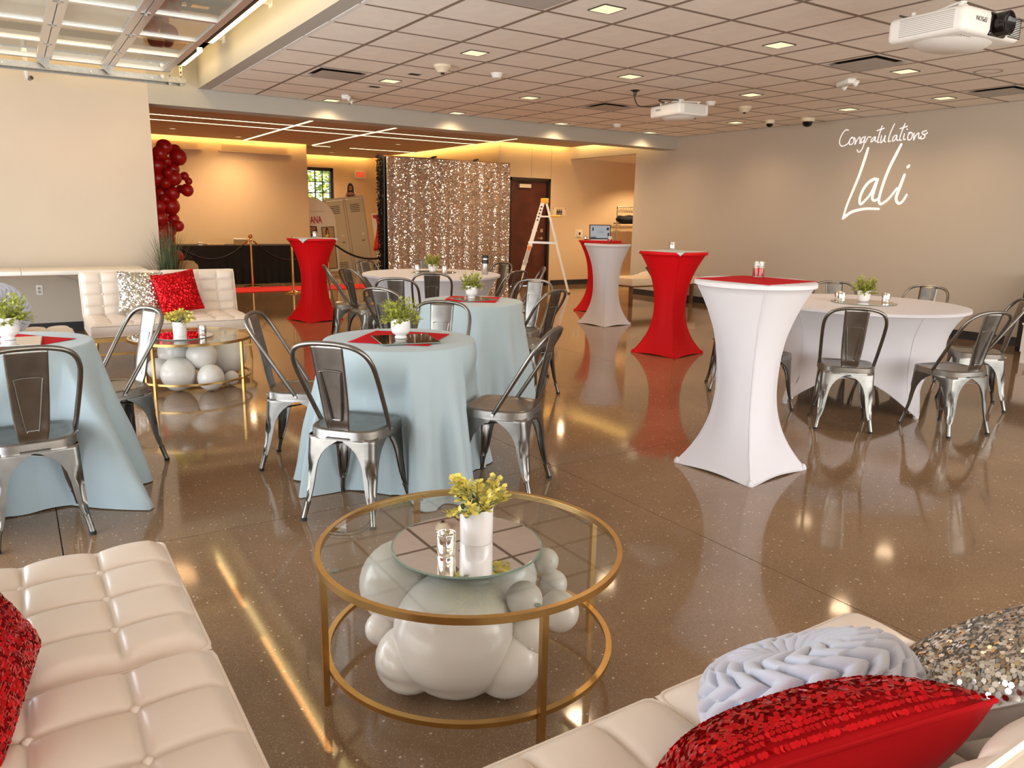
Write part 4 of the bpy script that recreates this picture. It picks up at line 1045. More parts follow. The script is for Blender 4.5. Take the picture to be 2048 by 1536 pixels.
# ------------------------------------------------------------------ cushions
def pillow_pt(u, v, w, h, th):
    X, Y = 2*u-1, 2*v-1
    k = max(0.0, (1-abs(X)**2.6)*(1-abs(Y)**2.6))**0.5
    pinch = 1-0.07*(1-min(1, max(abs(X), abs(Y)))) if False else 1.0
    ex = X*(1-0.055*(1-Y*Y)*abs(X)**3); ey = Y*(1-0.055*(1-X*X)*abs(Y)**3)
    return Vector((ex*w/2, ey*h/2, th/2*k))
def pillow(name, M4, w, h, th, front, back, seqm, pitch, label, size=None, both=False, group='square sequin cushions'):
    t = thing(name, label, 'cushion', (0,0,0), 0, group); t.matrix_world = M4
    n = 22
    MB().grid(lambda u, v: pillow_pt(u, v, w, h, th), n, n).build('front_cover', front, t, True, 180)
    MB().grid(lambda u, v: pillow_pt(1-u, v, w, h, -th), n, n).build('back_cover', back, t, True, 180)
    MB().tube([pillow_pt(*p, w, h, 0) for p in [(i/10, 0) for i in range(10)]+[(1, i/10) for i in range(10)]+[(1-i/10, 1) for i in range(10)]+[(0, 1-i/10) for i in range(10)]], 0.003, 5, closed=True).build('edge_seam', back, t, True)
    rnd = random.Random(5); b = MB(); sz = size or pitch*0.62
    nx, ny = int(w/pitch), int(h/(pitch*0.9))
    for j in range(ny):
        for i in range(nx):
            u = (i+0.5+0.15*rnd.uniform(-1, 1)+(0.5 if j % 2 else 0)*0.9)/nx; v = (j+0.5)/ny
            if u >= 1: continue
            e = 0.004; p = pillow_pt(u, v, w, h, th); du = pillow_pt(min(1, u+e), v, w, h, th)-pillow_pt(max(0, u-e), v, w, h, th); dv = pillow_pt(u, min(1, v+e), w, h, th)-pillow_pt(u, max(0, v-e), w, h, th)
            nrm = du.cross(dv)
            if nrm.length < 1e-12: continue
            nrm.normalize(); nrm = (nrm+Vector((rnd.gauss(0, .22), rnd.gauss(0, .30)-0.10, 0))).normalized()
            a = nrm.cross(Vector((0, 1, 0))).normalized(); c = nrm.cross(a); p = p+nrm*0.0022
            b.add([p+(a*cos(k*pi/3)+c*sin(k*pi/3))*sz for k in range(6)], [(0,1,2,3,4,5)])
    s = b.build('sequins', seqm, t); s['kind'] = 'stuff'
    return t
def frame_mat(loc, normal, up, spin=0.0):
    z = Vector(normal).normalized(); x = Vector(up).cross(z).normalized(); y = z.cross(x)
    m = Matrix((x, y, z)).transposed().to_4x4(); m.translation = loc
    return m @ Matrix.Rotation(spin, 4, 'Z')
# far sofa
pillow('sequin_cushion', frame_mat((0.99, 8.05, 0.625), (0.0, -1, 0.28), (0,0,1), radians(-3)), 0.40, 0.40, 0.13, 'fabric_silver', 'fabric_silver', 'seq_silver', 0.011, 'silver sequin cushion on the far white sofa')
pillow('sequin_cushion', frame_mat((1.30, 7.95, 0.625), (0.10, -1, 0.32), (0,0,1), radians(8)), 0.40, 0.40, 0.13, 'velvet_red', 'velvet_red', 'seq_red', 0.011, 'red sequin cushion on the far white sofa')
# lower left sofa
pillow('sequin_cushion', frame_mat((-0.185, 1.62, 0.60), (0.85, -0.30, 0.50), (0,0,1), radians(12)), 0.40, 0.40, 0.14, 'velvet_red', 'velvet_red', 'seq_red', 0.0085, 'red sequin cushion cut by the left edge on the lower left sofa')
# lower right sofa
pillow('sequin_cushion', frame_mat((0.87, 0.575, 0.645), (0.12, 0.68, 0.72), (0,0,1), radians(-18)), 0.40, 0.40, 0.16, 'velvet_red', 'velvet_red', 'seq_red', 0.0075, 'red sequin cushion with plain back on the lower right sofa')
pillow('sequin_cushion', frame_mat((1.40, 0.57, 0.60), (-0.10, 0.62, 0.76), (0,0,1), radians(4)), 0.42, 0.42, 0.15, 'fabric_silver', 'fabric_silver', 'seq_silver', 0.0085, 'silver sequin cushion at the lower right edge')
def smocked(M4, R, th, label, nw=18):
    t = thing('smocked_cushion', label, 'cushion', (0,0,0), 0, 'round smocked cushions'); t.matrix_world = M4
    def fn(u, v):
        a = 2*pi*u; ph = -pi/2 + pi*v
        cr = abs(cos(ph))**0.62; sz = (abs(sin(ph))**0.9)*(1 if ph > 0 else -1)
        k = abs(v-0.5)*2                               # 0 at the rim, 1 at the centre
        x = nw*a/(2*pi); zig = 0.36*(abs(((k*3.2+0.25) % 1.0)*2-1)*2-1)*(1 if int(k*3.2+0.25) % 2 else -1)
        f = (x + zig) % 1.0; pl = abs(f*2-1)             # pleat profile: rounded ridge, sharp valley
        dd = sqrt(max(0.0, 1-pl**2.4)) - 0.62
        amp = 0.028*min(1.0, cos(ph)*1.5)
        rr = R*cr + amp*dd*(0.45+0.55*(1-k)); z = th/2*sz*(1-0.34*math.exp(-(cr*R/0.05)**2)) + amp*dd*(1 if sz > 0 else -1)*min(1, k*2.2)
        return (rr*cos(a), rr*sin(a), z)
    MB().grid(fn, 400, 120, closed_u=True).build('cover', 'smock', t, True, 180)
    MB().lathe([(0.0001,0.012),(0.016,0.009),(0.02,0)], 16, (0,0,th/2*0.72)).build('button', 'smock', t, True)
smocked(frame_mat((1.13, 0.735, 0.555), (0.02, 0.50, 0.86), (0,0,1)), 0.19, 0.19, 'round pale blue smocked cushion on the lower right sofa')
smocked(frame_mat((-0.10, 7.05, 0.635), (0.60, -0.62, 0.45), (0,0,1)), 0.20, 0.17, 'round pale blue smocked cushion behind the left blue table')

# ================================================================== BACK-LEFT CORNER
t = thing('folding_table', 'white folding table along the back wall at the left edge', 'folding table', (0, 0, 0))
MB().rbox(-1.15, 1.25, 9.42, 10.10, 0.705, 0.75, 0.008, 2).build('table_top', 'white_plastic', t, True)
MB().box(0.047, 0.053, 9.417, 10.10, 0.704, 0.7512).build('fold_line', 'grey_plastic', t)
for yy in (9.55, 9.98): MB().tube([(1.05, yy, 0.70), (1.12, yy, 0.0)], 0.013, 8).build('leg', 'grey_plastic', t, True)
MB().tube([(1.085, 9.76, 0.37), (0.36, 9.76, 0.70)], 0.011, 8).build('brace', 'grey_plastic', t, True)
MB().tube([(1.085, 9.55, 0.36), (1.085, 9.98, 0.36)], 0.011, 8).build('crossbar', 'grey_plastic', t, True)
for yy in (9.55, 9.98): MB().tube([(-0.95, yy, 0.70), (-1.02, yy, 0.0)], 0.013, 8).build('leg', 'grey_plastic', t, True)
t = thing('wall_outlet', 'double wall outlet under the white folding table', 'outlet', (0.21, YB, 0.49))
MB().rbox(-0.035, 0.035, -0.006, 0, -0.058, 0.058, 0.002, 1).build('cover_plate', 'steel', t)
for z in (-0.02, 0.02):
    o = MB().cyl((0,0,0), 0.016, 0, 0.003, 16).build('socket', 'grey_plastic', t, True); o.matrix_local = Matrix.Translation((0, -0.006, z)) @ Matrix.Rotation(radians(90), 4, 'X')
    MB().box(-0.007, -0.004, -0.0095, -0.009, z-0.004, z+0.006).box(0.004, 0.007, -0.0095, -0.009, z-0.004, z+0.006).build('slots', 'dark_void', t)
t = thing('ornamental_grass', 'tall green ornamental grass behind the far sofa', 'plant', (1.52, 9.75, 0))
MB().lathe([(0.10,0),(0.13,0.02),(0.15,0.26),(0.14,0.28),(0.12,0.26)], 24).build('pot', 'black_plastic', t, True)
b = MB(); rnd = random.Random(3)
for i in range(320):
    a = rnd.uniform(0, 2*pi); ln = rnd.uniform(0.65, 1.08); out = rnd.uniform(0.02, 0.30)*rnd.uniform(0.3, 1.2); w = rnd.uniform(0.005, 0.010)
    p0 = Vector((rnd.uniform(-.06,.06), rnd.uniform(-.06,.06), 0.24)); d = Vector((cos(a), sin(a), 0)); s = Vector((-sin(a), cos(a), 0)); pts = []
    for q in range(6):
        k = q/5; pts.append(p0+d*out*k**1.8*1.3+Vector((0,0,ln*(k-0.16*k**3*out*4))))
    vs_ = []
    for q, p in enumerate(pts): ww = w*(1-q/5.2); vs_ += [p-s*ww, p+s*ww]
    b.add(vs_, [(2*q, 2*q+1, 2*q+3, 2*q+2) for q in range(5)])
b.build('blades', 'grass_blade', t, True, 180)['kind'] = 'stuff'
# red balloon column just inside the lobby
gR = 'red balloons of the tall balloon column'
YC = 11.7
colb = [(328,294,15),(319,306,14),(350,300,11),(356,314,16),(312,331,17),(345,338,13),(333,322,9),(336,345,9),(314,357,16),(347,356,15),(331,366,10),(369,352,8),(377,362,7),(374,380,12),(361,378,8),(344,386,14),(322,386,14),(341,412,17),(317,412,14),(330,398,8),(318,436,17),(347,438,11),(356,452,11),(338,460,14),(318,466,15),(327,486,12),(342,478,8),(355,512,11),(372,520,15),(350,530,12),(325,515,13),(318,536,14)]
fx_, dpt = 1526.08, None
def col_point(px, py, Y):
    # metric layout of the column taken from its proportions: offsets from the column axis at depth Y
    d = Vector(cam.matrix_world.to_3x3() @ Vector(((px-1024)/1526.08, -(py-768)/1526.08, -1.0)))
    k = Y/d.y; return Vector((d.x*k, Y, 1.39+d.z*k)), k
ORD = ['topmost', 'second', 'third', 'fourth', 'fifth', 'sixth', 'seventh', 'eighth', 'ninth', 'tenth', 'eleventh', 'twelfth', 'thirteenth', 'fourteenth', 'fifteenth', 'sixteenth', 'seventeenth', 'eighteenth', 'nineteenth', 'twentieth', 'twenty-first', 'twenty-second', 'twenty-third', 'twenty-fourth', 'twenty-fifth', 'twenty-sixth', 'twenty-seventh', 'twenty-eighth', 'twenty-ninth', 'thirtieth', 'thirty-first', 'lowest']
for q, (px_, py_, r_) in enumerate(sorted(colb, key=lambda c: c[1])):
    Y = YC + [0.0, 0.10, -0.10, 0.05, -0.06][q % 5]
    P, k = col_point(px_, py_, Y)
    balloon((round(P.x, 3), round(P.y, 3), round(max(P.z, 0.14) if q < len(colb)-3 else r_*k/1526.08*1.12, 3)), round(r_*k/1526.08*1.03, 3), 'balloon_red', ('%s %sred balloon of the tall column beside the wall opening' % (ORD[q], 'small ' if r_ < 10 else 'large ' if r_ > 15 else '')) if q in (0, len(colb)-1) else '%sred balloon, %s from the top of the tall balloon column' % ('small ' if r_ < 10 else 'large ' if r_ > 15 else '', ORD[q]), gR, (random.uniform(-1, 1), random.uniform(-1, 1)))
t = thing('straw_basket', 'tan straw-coloured basket at the foot of the red balloons', 'basket', (1.98, 11.2, 0))
MB().lathe([(0.11,0),(0.14,0.25),(0.15,0.56),(0.13,0.68),(0.08,0.73),(0.0001,0.74)], 24, caps=False).build('body', 'print_tan', t, True)
for z in (0.2, 0.4, 0.6): MB().lathe([(0.150, z-0.008),(0.154, z),(0.150, z+0.008)], 24, caps=False).build('band', 'cardboard', t, True)

# ================================================================== LOBBY
t = thing('draped_table', 'long table under a black floor-length drape against the lobby wall', 'table', (0, 0, 0))
def drape(u, v):
    P_ = [(2.2, 16.45), (2.2, 15.70), (4.95, 15.70), (4.95, 16.45)]; seg = [0.75, 2.75, 0.75]; L = sum(seg); s = u*L; k = 0
    while k < 2 and s > seg[k]: s -= seg[k]; k += 1
    f = s/seg[k]; x = P_[k][0]+(P_[k+1][0]-P_[k][0])*f; y = P_[k][1]+(P_[k+1][1]-P_[k][1])*f; w = 0.018*sin(u*190)*v
    n = [(-1,0),(0,-1),(1,0)][k]; return (x+n[0]*(w+0.03*v), y+n[1]*(w+0.03*v), 0.75-0.742*v)
MB().grid(drape, 220, 6).build('drape', 'black_cloth', t, True, 80)
MB().box(2.2, 4.95, 15.70, 16.45, 0.745, 0.752).build('table_top', 'black_cloth', t)
def small_box(name, label, cat, x0, x1, y0, y1, z0, z1, m, lid):
    t = thing(name, label, cat, ((x0+x1)/2, (y0+y1)/2, z0)); w, d, h = x1-x0, y1-y0, z1-z0
    MB().rbox(-w/2, w/2, -d/2, d/2, 0, h*0.75, min(w, d, h)*0.06, 1).build('body', m, t); MB().rbox(-w/2-0.004, w/2+0.004, -d/2-0.004, d/2+0.004, h*0.75, h, min(w, d, h)*0.06, 1).build('lid', lid, t)
small_box('keepsake_box', 'pale box on the black draped table behind the middle rope post', 'box', 3.72, 3.95, 15.85, 16.0, 0.752, 0.88, 'print_tan', 'cardboard')
small_box('candle_tin', 'tiny pale tin on the black draped table at the left', 'tin', 3.02, 3.09, 15.8, 15.86, 0.752, 0.81, 'cardboard', 'white_plastic')
small_box('flat_box', 'low flat box on the black draped table', 'box', 3.2, 3.5, 15.82, 16.0, 0.752, 0.775, 'print_tan', 'print_tan')
def stanchion(x, y, label):
    t = thing('stanchion', label, 'rope post', (x, y, 0), 0, 'brass rope posts')
    MB().lathe([(0.15,0),(0.155,0.008),(0.15,0.016),(0.05,0.03),(0.025,0.05)], 32).build('base', 'brass', t, True, 50); MB().cyl((0,0,0), 0.0225, 0.05, 0.90, 16).build('pole', 'brass', t, True)
    MB().lathe([(0.03,0.86),(0.034,0.88),(0.03,0.90),(0.022,0.91)], 16).build('collar', 'brass', t, True)
    MB().lathe([(max(0.0001, 0.042*sin(pi*k/12)), 0.955-0.042*cos(pi*k/12)) for k in range(13)], 20, caps=False).build('finial', 'brass', t, True)
st = [(2.35, 14.9), (3.81, 15.05), (4.16, 13.63), (5.29, 14.95), (6.55, 13.75)]
for (x, y), l in zip(st, ('brass rope post hidden behind the grass plant', 'brass rope post in front of the black draped table', 'brass rope post left of the red cocktail table stem', 'brass rope post right of the red cocktail table', 'brass rope post beside the lockers')): stanchion(x, y, l)
def rope(a, b, sag, label):
    t = thing('velvet_rope', label, 'rope', (0,0,0), 0, 'black ropes between brass posts')
    A = Vector((*a, 0.87)); B = Vector((*b, 0.87)); d = (B-A).normalized(); A2 = A+d*0.05; B2 = B-d*0.05
    pts = [A2.lerp(B2, k/16)+Vector((0, 0, -sag*4*(k/16)*(1-k/16))) for k in range(17)]
    MB().tube(pts[1:-1], 0.02, 10).build('rope', 'black_cloth', t, True)
    MB().tube(pts[:2], [0.012, 0.021], 8).build('end_ferrule', 'brass', t, True); MB().tube(pts[-2:], [0.021, 0.012], 8).build('end_ferrule', 'brass', t, True)
rope(st[0], st[1], 0.34, 'black rope in front of the left end of the draped table'); rope(st[1], st[3], 0.38, 'black rope in front of the right end of the draped table'); rope(st[3], st[4], 0.33, 'black rope swagged in front of the lockers')
t = thing('red_carpet', 'red carpet runner across the lobby floor', 'carpet', (0, 0, 0))
MB().box(1.3, 6.6, 13.95, 14.85, 0.0, 0.008).build('pile', 'red_carpet', t); MB().box(1.3, 6.6, 13.93, 13.95, 0.0, 0.009).box(1.3, 6.6, 14.85, 14.87, 0.0, 0.009).build('bound_edge', 'velvet_red', t)

# lockers cut-out, arch sign, head cut-out
def lean_matrix(b0, top_off, xdir):
    x = Vector(xdir).normalized(); z = (Vector(top_off)).normalized(); x = (x - z*x.dot(z)).normalized(); y = z.cross(x)
    m = Matrix((x, y, z)).transposed().to_4x4(); m.translation = b0; return m
lk = thing('locker_cutout', 'leaning cut-out board of two beige gym lockers', 'display board', (0,0,0)); lk.matrix_world = lean_matrix((6.99, 17.90, 0.0), (-0.125, 0.03, 1.0), (0.93, -0.36, 0))
MB().box(-0.47, 0.47, -0.02, 0.02, 0.0, 1.80).build('board', 'locker', lk)
for s in (-1, 1):
    d = MB().rbox(s*0.235-0.205, s*0.235+0.205, -0.034, -0.02, 0.06, 1.75, 0.004, 1).build('locker_door', 'locker', lk)
    MB().box(s*0.235-0.213, s*0.235+0.213, -0.0215, -0.02, 0.052, 1.758).build('door_gap', 'locker_line', d)
    for z0 in (1.44, 0.10):
        for k in range(5): MB().box(s*0.235-0.11, s*0.235+0.11, -0.037, -0.034, z0+k*0.042, z0+0.014+k*0.042).build('vent_slot', 'baseboard', d)
    o = MB().lathe([(0.034,0),(0.034,0.01),(0.014,0.016),(0.012,0.028),(0.0001,0.03)], 20, caps=False).build('dial_lock', 'print_white', d, True); o.matrix_local = Matrix.Translation((s*0.235+0.09, -0.034, 0.90)) @ Matrix.Rotation(radians(90), 4, 'X')
    MB().box(s*0.235+0.05, s*0.235+0.13, -0.037, -0.034, 0.74, 0.765).build('latch', 'locker_line', d)
hc = thing('portrait_cutout', 'small printed head-and-shoulders cut-out of a dark-haired person on the lockers', 'cut-out', (0,0,0)); hc.matrix_world = Matrix.Translation((6.97, 18.0, 1.80)) @ Matrix.Rotation(radians(-20), 4, 'Z')
def blob(pts, k=5): return [(p.x, p.y) for p in smooth_path([(x, y, 0) for x, y in pts], k, True)]
MB().prism(blob([(-0.125,0),(0.125,0),(0.125,0.09),(0.09,0.15),(0.085,0.25),(0.03,0.335),(-0.04,0.33),(-0.085,0.25),(-0.09,0.15),(-0.125,0.09)]), 0.0, 0.008, 'y').build('backing', 'print_white', hc)
MB().prism(blob([(-0.07,0.06),(0.07,0.06),(0.075,0.14),(0.065,0.25),(0.02,0.315),(-0.035,0.31),(-0.068,0.24),(-0.075,0.14)]), -0.001, 0.0, 'y').build('hair', 'print_dark', hc)
MB().prism(blob([(-0.105,0.005),(0.105,0.005),(0.10,0.075),(0.03,0.11),(-0.03,0.11),(-0.10,0.075)]), -0.002, -0.001, 'y').build('shoulders', 'print_skin', hc)
MB().prism(blob([(-0.03,0.16),(0.03,0.16),(0.038,0.21),(0.025,0.26),(-0.025,0.26),(-0.038,0.21)]), -0.003, -0.001, 'y').build('face', 'print_skin', hc)
MB().prism([(-0.08,0.005),(0.08,0.005),(0.07,0.055),(0.0,0.04),(-0.07,0.055)], -0.003, -0.002, 'y').build('dress', 'print_dark', hc)
ar = thing('arch_sign', 'arched cream welcome sign with red lettering and two pictures', 'sign', (0,0,0)); ar.matrix_world = lean_matrix((5.82, 17.46, 0.0), (-0.05, 0.06, 1.0), (0.93, -0.36, 0))
outl = [(-0.60, 0.06), (0.60, 0.06), (0.60, 1.20)] + [(0.60*cos(pi*k/24), 1.20+0.56*sin(pi*k/24)) for k in range(1, 24)] + [(-0.60, 1.20)]
MB().prism(outl, -0.015, 0.015, 'y').build('panel', 'print_white', ar)
MB().box(-0.60, 0.60, -0.03, 0.03, 0.0, 0.06).build('foot', 'print_tan', ar)
def front(x, z, s=1): return Matrix.Translation((x, -0.0155, z)) @ Matrix.Rotation(radians(90), 4, 'X')
text_part('lettering', 'ANA', 'print_red', ar, front(0.17, 1.24), 0.22, sx=0.55, bold=0.006)
b = MB(); rnd = random.Random(2); pts = [(0.08+0.30*k/40, -0.0155, 1.43+0.022*sin(k*1.25)+0.010*sin(k*0.6)) for k in range(41)]
b.tube(pts, 0.0035, 5).build('script_lettering', 'print_tan', ar)
MB().prism([(0.02,0.86),(0.18,0.96),(0.17,1.10),(0.02,1.12)], -0.017, -0.015, 'y').build('picture', 'print_dark', ar)
MB().prism([(0.02,1.0),(0.13,1.02),(0.15,1.08),(0.02,1.10)], -0.018, -0.017, 'y').build('picture_figure', 'print_skin', ar)
fr = MB().box(0.27, 0.555, -0.022, -0.015, 0.12, 1.08).build('framed_picture', 'print_dark', ar)
MB().box(0.285, 0.54, -0.024, -0.022, 0.135, 1.065).build('picture_print', 'print_tan', fr)
MB().prism(blob([(0.36,0.56),(0.44,0.56),(0.45,0.75),(0.43,0.95),(0.41,1.05),(0.37,1.04),(0.35,0.9),(0.35,0.75)]), -0.026, -0.024, 'y').build('picture_figure', 'print_dark', fr)
MB().prism(blob([(0.38,0.62),(0.42,0.62),(0.42,0.85),(0.415,0.99),(0.385,0.99),(0.38,0.85)]), -0.027, -0.026, 'y').build('picture_figure', 'print_skin', fr)
pb = thing('picture_board', 'narrow red and white printed board leaning right of the lockers', 'display board', (0,0,0)); pb.matrix_world = lean_matrix((7.47, 17.3, 0.0), (-0.10, 0.06, 1.0), (0.93, -0.36, 0))
MB().box(-0.09, 0.09, -0.008, 0.008, 0, 1.44).build('board', 'print_white', pb); MB().prism([(-0.06,1.40),(0.07,1.40),(0.07,0.98),(0.02,1.05),(0.01,1.30),(-0.06,1.34)], -0.01, -0.008, 'y').build('printed_mark', 'print_red', pb); MB().box(0.01, 0.07, -0.01, -0.008, 0.1, 0.92).build('printed_stripe', 'print_red', pb)
def coat(label, x, y, z0, z1, w, m, lean):
    t = thing('hanging_coat', label, 'coat', (x, y, 0), 0, 'coats hanging behind the hedge panel')
    def fn(u, v):
        a = (u-0.5)*pi; ww = w*(0.45+0.55*v**0.7)*(1 if v > 0.08 else 0.6)
        return (ww*sin(a)*0.5 + lean*v, -0.10*cos(a)*(0.5+0.5*v)+0.012*sin(u*22), z1+(z0-z1)*v)
    MB().grid(fn, 26, 14).build('cloth', m, t, True, 80, solid=0.006); MB().tube([(0, -0.03, z1-0.03), (0, -0.03, z1+0.05), (0.03, -0.03, z1+0.09)], 0.004, 6).build('hanger', 'steel', t, True)
coat('red coat hanging beside the black hedge panel', 7.0, 16.05, 0.62, 1.62, 0.34, 'coat_red', -0.12); coat('orange coat hanging in front of the red one', 7.08, 15.8, 0.32, 1.30, 0.26, 'coat_orange', -0.10); coat('dark brown coat next to the black hedge panel', 7.05, 15.4, 0.75, 1.68, 0.30, 'coat_dark', -0.02)
t = thing('coat_rail', 'thin steel coat rail behind the hedge panel', 'clothes rack', (0, 0, 0)); MB().tube([(6.85, 16.35, 0.0), (7.02, 16.35, 1.72), (7.05, 15.2, 1.72)], 0.012, 8).build('rail', 'steel', t, True); MB().tube([(7.0, 15.2, 0.0), (7.05, 15.2, 1.72)], 0.012, 8).build('upright', 'steel', t, True)
# exit sign
t = thing('exit_sign', 'lit red exit sign on the far wall', 'exit sign', (7.77, 19.4, 2.40))
MB().rbox(-0.155, 0.155, -0.06, 0, -0.10, 0.10, 0.02, 2).build('housing', 'white_trim', t, True); MB().box(-0.125, 0.125, -0.063, -0.06, -0.072, 0.072).build('face', 'exit_field', t)
text_part('lettering', 'EXIT', 'exit_red', t, Matrix.Translation((0, -0.0635, 0)) @ Matrix.Rotation(radians(90), 4, 'X'), 0.16, sx=0.6, bold=0.004)
# sequin backdrop with hedge panel behind
t = thing('sequin_backdrop', 'tall champagne silver sequin curtain backdrop in front of the dark door', 'backdrop', (0, 0, 0))
BX0, BX1, BYd, BZ = 5.40, 7.86, 12.30, 2.345
def cur(x, z):
    k = 0.35+0.65*(1-z/BZ); return BYd + k*(0.022*sin(x*23)+0.014*sin(x*41+1.3)+0.010*sin(x*9+z)) - 0.01
MB().grid(lambda u, v: (BX0+(BX1-BX0)*u, cur(BX0+(BX1-BX0)*u, BZ*(1-v))+0.004, BZ*(1-v)+0.003), 160, 12).build('curtain', 'curtain_base', t, True, 180)
MB().tube([(BX0-0.05, BYd+0.03, 0), (BX0-0.02, BYd+0.03, BZ+0.02)], 0.018, 8).build('frame_upright', 'black_plastic', t, True); MB().tube([(BX1+0.0, BYd+0.06, 0), (BX1-0.0, BYd+0.06, BZ+0.02)], 0.018, 8).build('frame_upright', 'black_plastic', t, True)
MB().tube([(BX0-0.03, BYd+0.02, BZ+0.008), (BX1+0.02, BYd+0.03, BZ+0.008)], 0.016, 8).build('frame_rail', 'wood_leg', t, True)
for x in (6.28, 7.12): MB().bar((x-0.03, BYd, BZ+0.03), (x+0.06, BYd, BZ+0.05), 0.03, 0.03).build('clamp', 'black_plastic', t)
b = MB(); rnd = random.Random(9); pit = 0.0175; nxs = int((BX1-BX0)/pit); nzs = int(BZ/pit)
for j in range(nzs):
    for i in range(nxs):
        x = BX0+(i+0.5)*pit+rnd.uniform(-.002, .002)+(pit/2 if j % 2 else 0); z = (j+0.55)*pit; y = cur(x, z)
        if x > BX1: continue
        e = 0.01; sl = (cur(x+e, z)-cur(x-e, z))/(2*e)
        nv = Vector((sl + rnd.gauss(0, .22), -1, rnd.gauss(0.0, .30))).normalized(); a = nv.cross(Vector((0,0,1))).normalized(); c = nv.cross(a); p = Vector((x, y-0.004, z)); r = 0.0085
        b.add([p+(a*cos(k*pi/3)+c*sin(k*pi/3))*r for k in range(6)], [(0,1,2,3,4,5)])
b.build('sequins', 'seq_champagne', t)['kind'] = 'stuff'
t = thing('hedge_panel', 'black foliage hedge panel at the left edge of the sequin backdrop', 'hedge panel', (0, 0, 0))
MB().box(5.36, 7.6, 12.36, 12.50, 0.02, 2.36).build('panel_core', 'hedge', t)
b = MB(); rnd = random.Random(4)
for i in range(2600):
    if i % 3: p = Vector((5.36-rnd.uniform(0, .03), rnd.uniform(12.34, 12.54), rnd.uniform(0.02, 2.38)))
    else: p = Vector((rnd.uniform(5.36, 7.6), 12.50+rnd.uniform(0, .03), rnd.uniform(0.02, 2.38)))
    leaf(b, p, Vector((rnd.uniform(-1.2, .2), rnd.uniform(-.7, .7), rnd.uniform(-1, 1))), rnd.uniform(.02, .045), .02, Vector((rnd.random(), rnd.random(), 1)))
b.build('leaves', 'hedge', t)['kind'] = 'stuff'
for x in (5.5, 7.5): MB().box(x-0.04, x+0.04, 12.3, 12.75, 0, 0.02).build('foot', 'hedge', t)

# ladder (side-on), restroom sign, wall plate
ld = thing('step_ladder', 'white and yellow step ladder in front of the dark wood door', 'ladder', (8.50, 12.065, 0), atan2(-0.57, 0.82))
for yy in (-0.24, 0.24):
    k = 0.10 if yy < 0 else 0.0
    MB().bar((-0.50, yy*1.15, 0.0), (-0.035, yy*0.75, 1.68), 0.075, 0.028, (0,1,0)).build('front_rail', 'ladder_white', ld)
    MB().bar((0.50, yy*1.0, 0.0), (0.03, yy*0.7, 1.68), 0.038, 0.026, (0,1,0)).build('rear_rail', 'ladder_white', ld)
    MB().bar((-0.29, yy*0.98, 0.94), (0.245, yy*0.86, 0.93), 0.012, 0.028).build('spreader', 'alu', ld)
    MB().box(-0.535, -0.465, yy*1.15-0.03, yy*1.15+0.03, 0.0, 0.03).build('foot', 'dark_rubber', ld); MB().box(0.475, 0.525, yy-0.025, yy+0.025, 0.0, 0.025).build('foot', 'dark_rubber', ld)
MB().rbox(-0.075, 0.075, -0.20, 0.20, 1.66, 1.75, 0.01, 1).build('top_cap', 'ladder_yellow', ld)
for k in range(1, 6):
    z = 0.29*k; f = z/1.68; MB().cbox(-0.50+0.465*f, 0, z, 0.09, 0.52-0.16*f, 0.03).build('step', 'ladder_white', ld)
for k in range(1, 5): z = 0.33*k; f = z/1.68; MB().bar((0.50-0.47*f, -0.24, z), (0.50-0.47*f, 0.24, z), 0.02, 0.02).build('rear_bar', 'alu', ld)
MB().bar((-0.13, -0.19, 1.42), (0.11, -0.19, 1.42), 0.02, 0.03).build('shelf_arm', 'ladder_white', ld); MB().rbox(0.11, 0.31, -0.24, 0.18, 1.41, 1.45, 0.008, 1).build('paint_shelf', 'ladder_yellow', ld)
def on_rail(z0, z1, m, name, w=0.06):
    f0, f1 = z0/1.68, z1/1.68; MB().bar((-0.50+0.465*f0, -0.24*1.15-0.016+0.24*0.4*f0, z0), (-0.50+0.465*f1, -0.276-0.016+0.096*f1, z1), w, 0.003, (0,1,0)).build(name, m, ld)
on_rail(0.52, 0.80, 'grey_plastic', 'instruction_label'); on_rail(0.80, 0.88, 'ladder_orange', 'warning_label')
for k, z in enumerate((1.34, 1.40, 1.46, 1.52, 1.58)): on_rail(z, z+0.028, 'baseboard', 'printed_letter', 0.03)
rs = thing('restroom_sign', 'restroom pictogram sign on the wall right of the door', 'sign', (9.70, 13.24, 1.52))
MB().box(-0.17, 0.17, -0.008, 0, -0.07, 0.09).build('plate', 'beige_vinyl', rs)
for s in (-1, 1):
    MB().box(s*0.155-0.01, s*0.155+0.01, -0.012, -0.008, 0.06, 0.08).build('corner_pin', 'print_red', rs)
for x, dr in ((-0.05, 0), (0.0, 1), (0.05, 0)):
    MB().prism([(x-0.018,-0.06),(x-0.004,-0.06),(x-0.002,-0.01),(x+0.002,-0.01),(x+0.004,-0.06),(x+0.018,-0.06),(x+(0.024 if dr else 0.02),0.02),(x+0.012,0.035),(x-0.012,0.035),(x-(0.024 if dr else 0.02),0.02)], -0.011, -0.008, 'y').build('figure', 'baseboard', rs)
    o = MB().cyl((0,0,0), 0.012, 0, 0.003, 12).build('figure_head', 'baseboard', rs); o.matrix_local = Matrix.Translation((x, -0.008, 0.052)) @ Matrix.Rotation(radians(90), 4, 'X')
wp = thing('wall_control', 'small wall control plate in the alcove behind the laptop table', 'wall plate', (10.24, 13.24, 1.08))
MB().rbox(-0.10, 0.10, -0.008, 0, -0.085, 0.085, 0.003, 1).build('back_plate', 'beige_vinyl', wp); MB().rbox(-0.05, 0.05, -0.03, -0.008, -0.06, 0.065, 0.005, 1).build('device', 'white_trim', wp); MB().box(-0.025, 0.025, -0.032, -0.03, -0.03, 0.03).build('display', 'print_dark', wp)
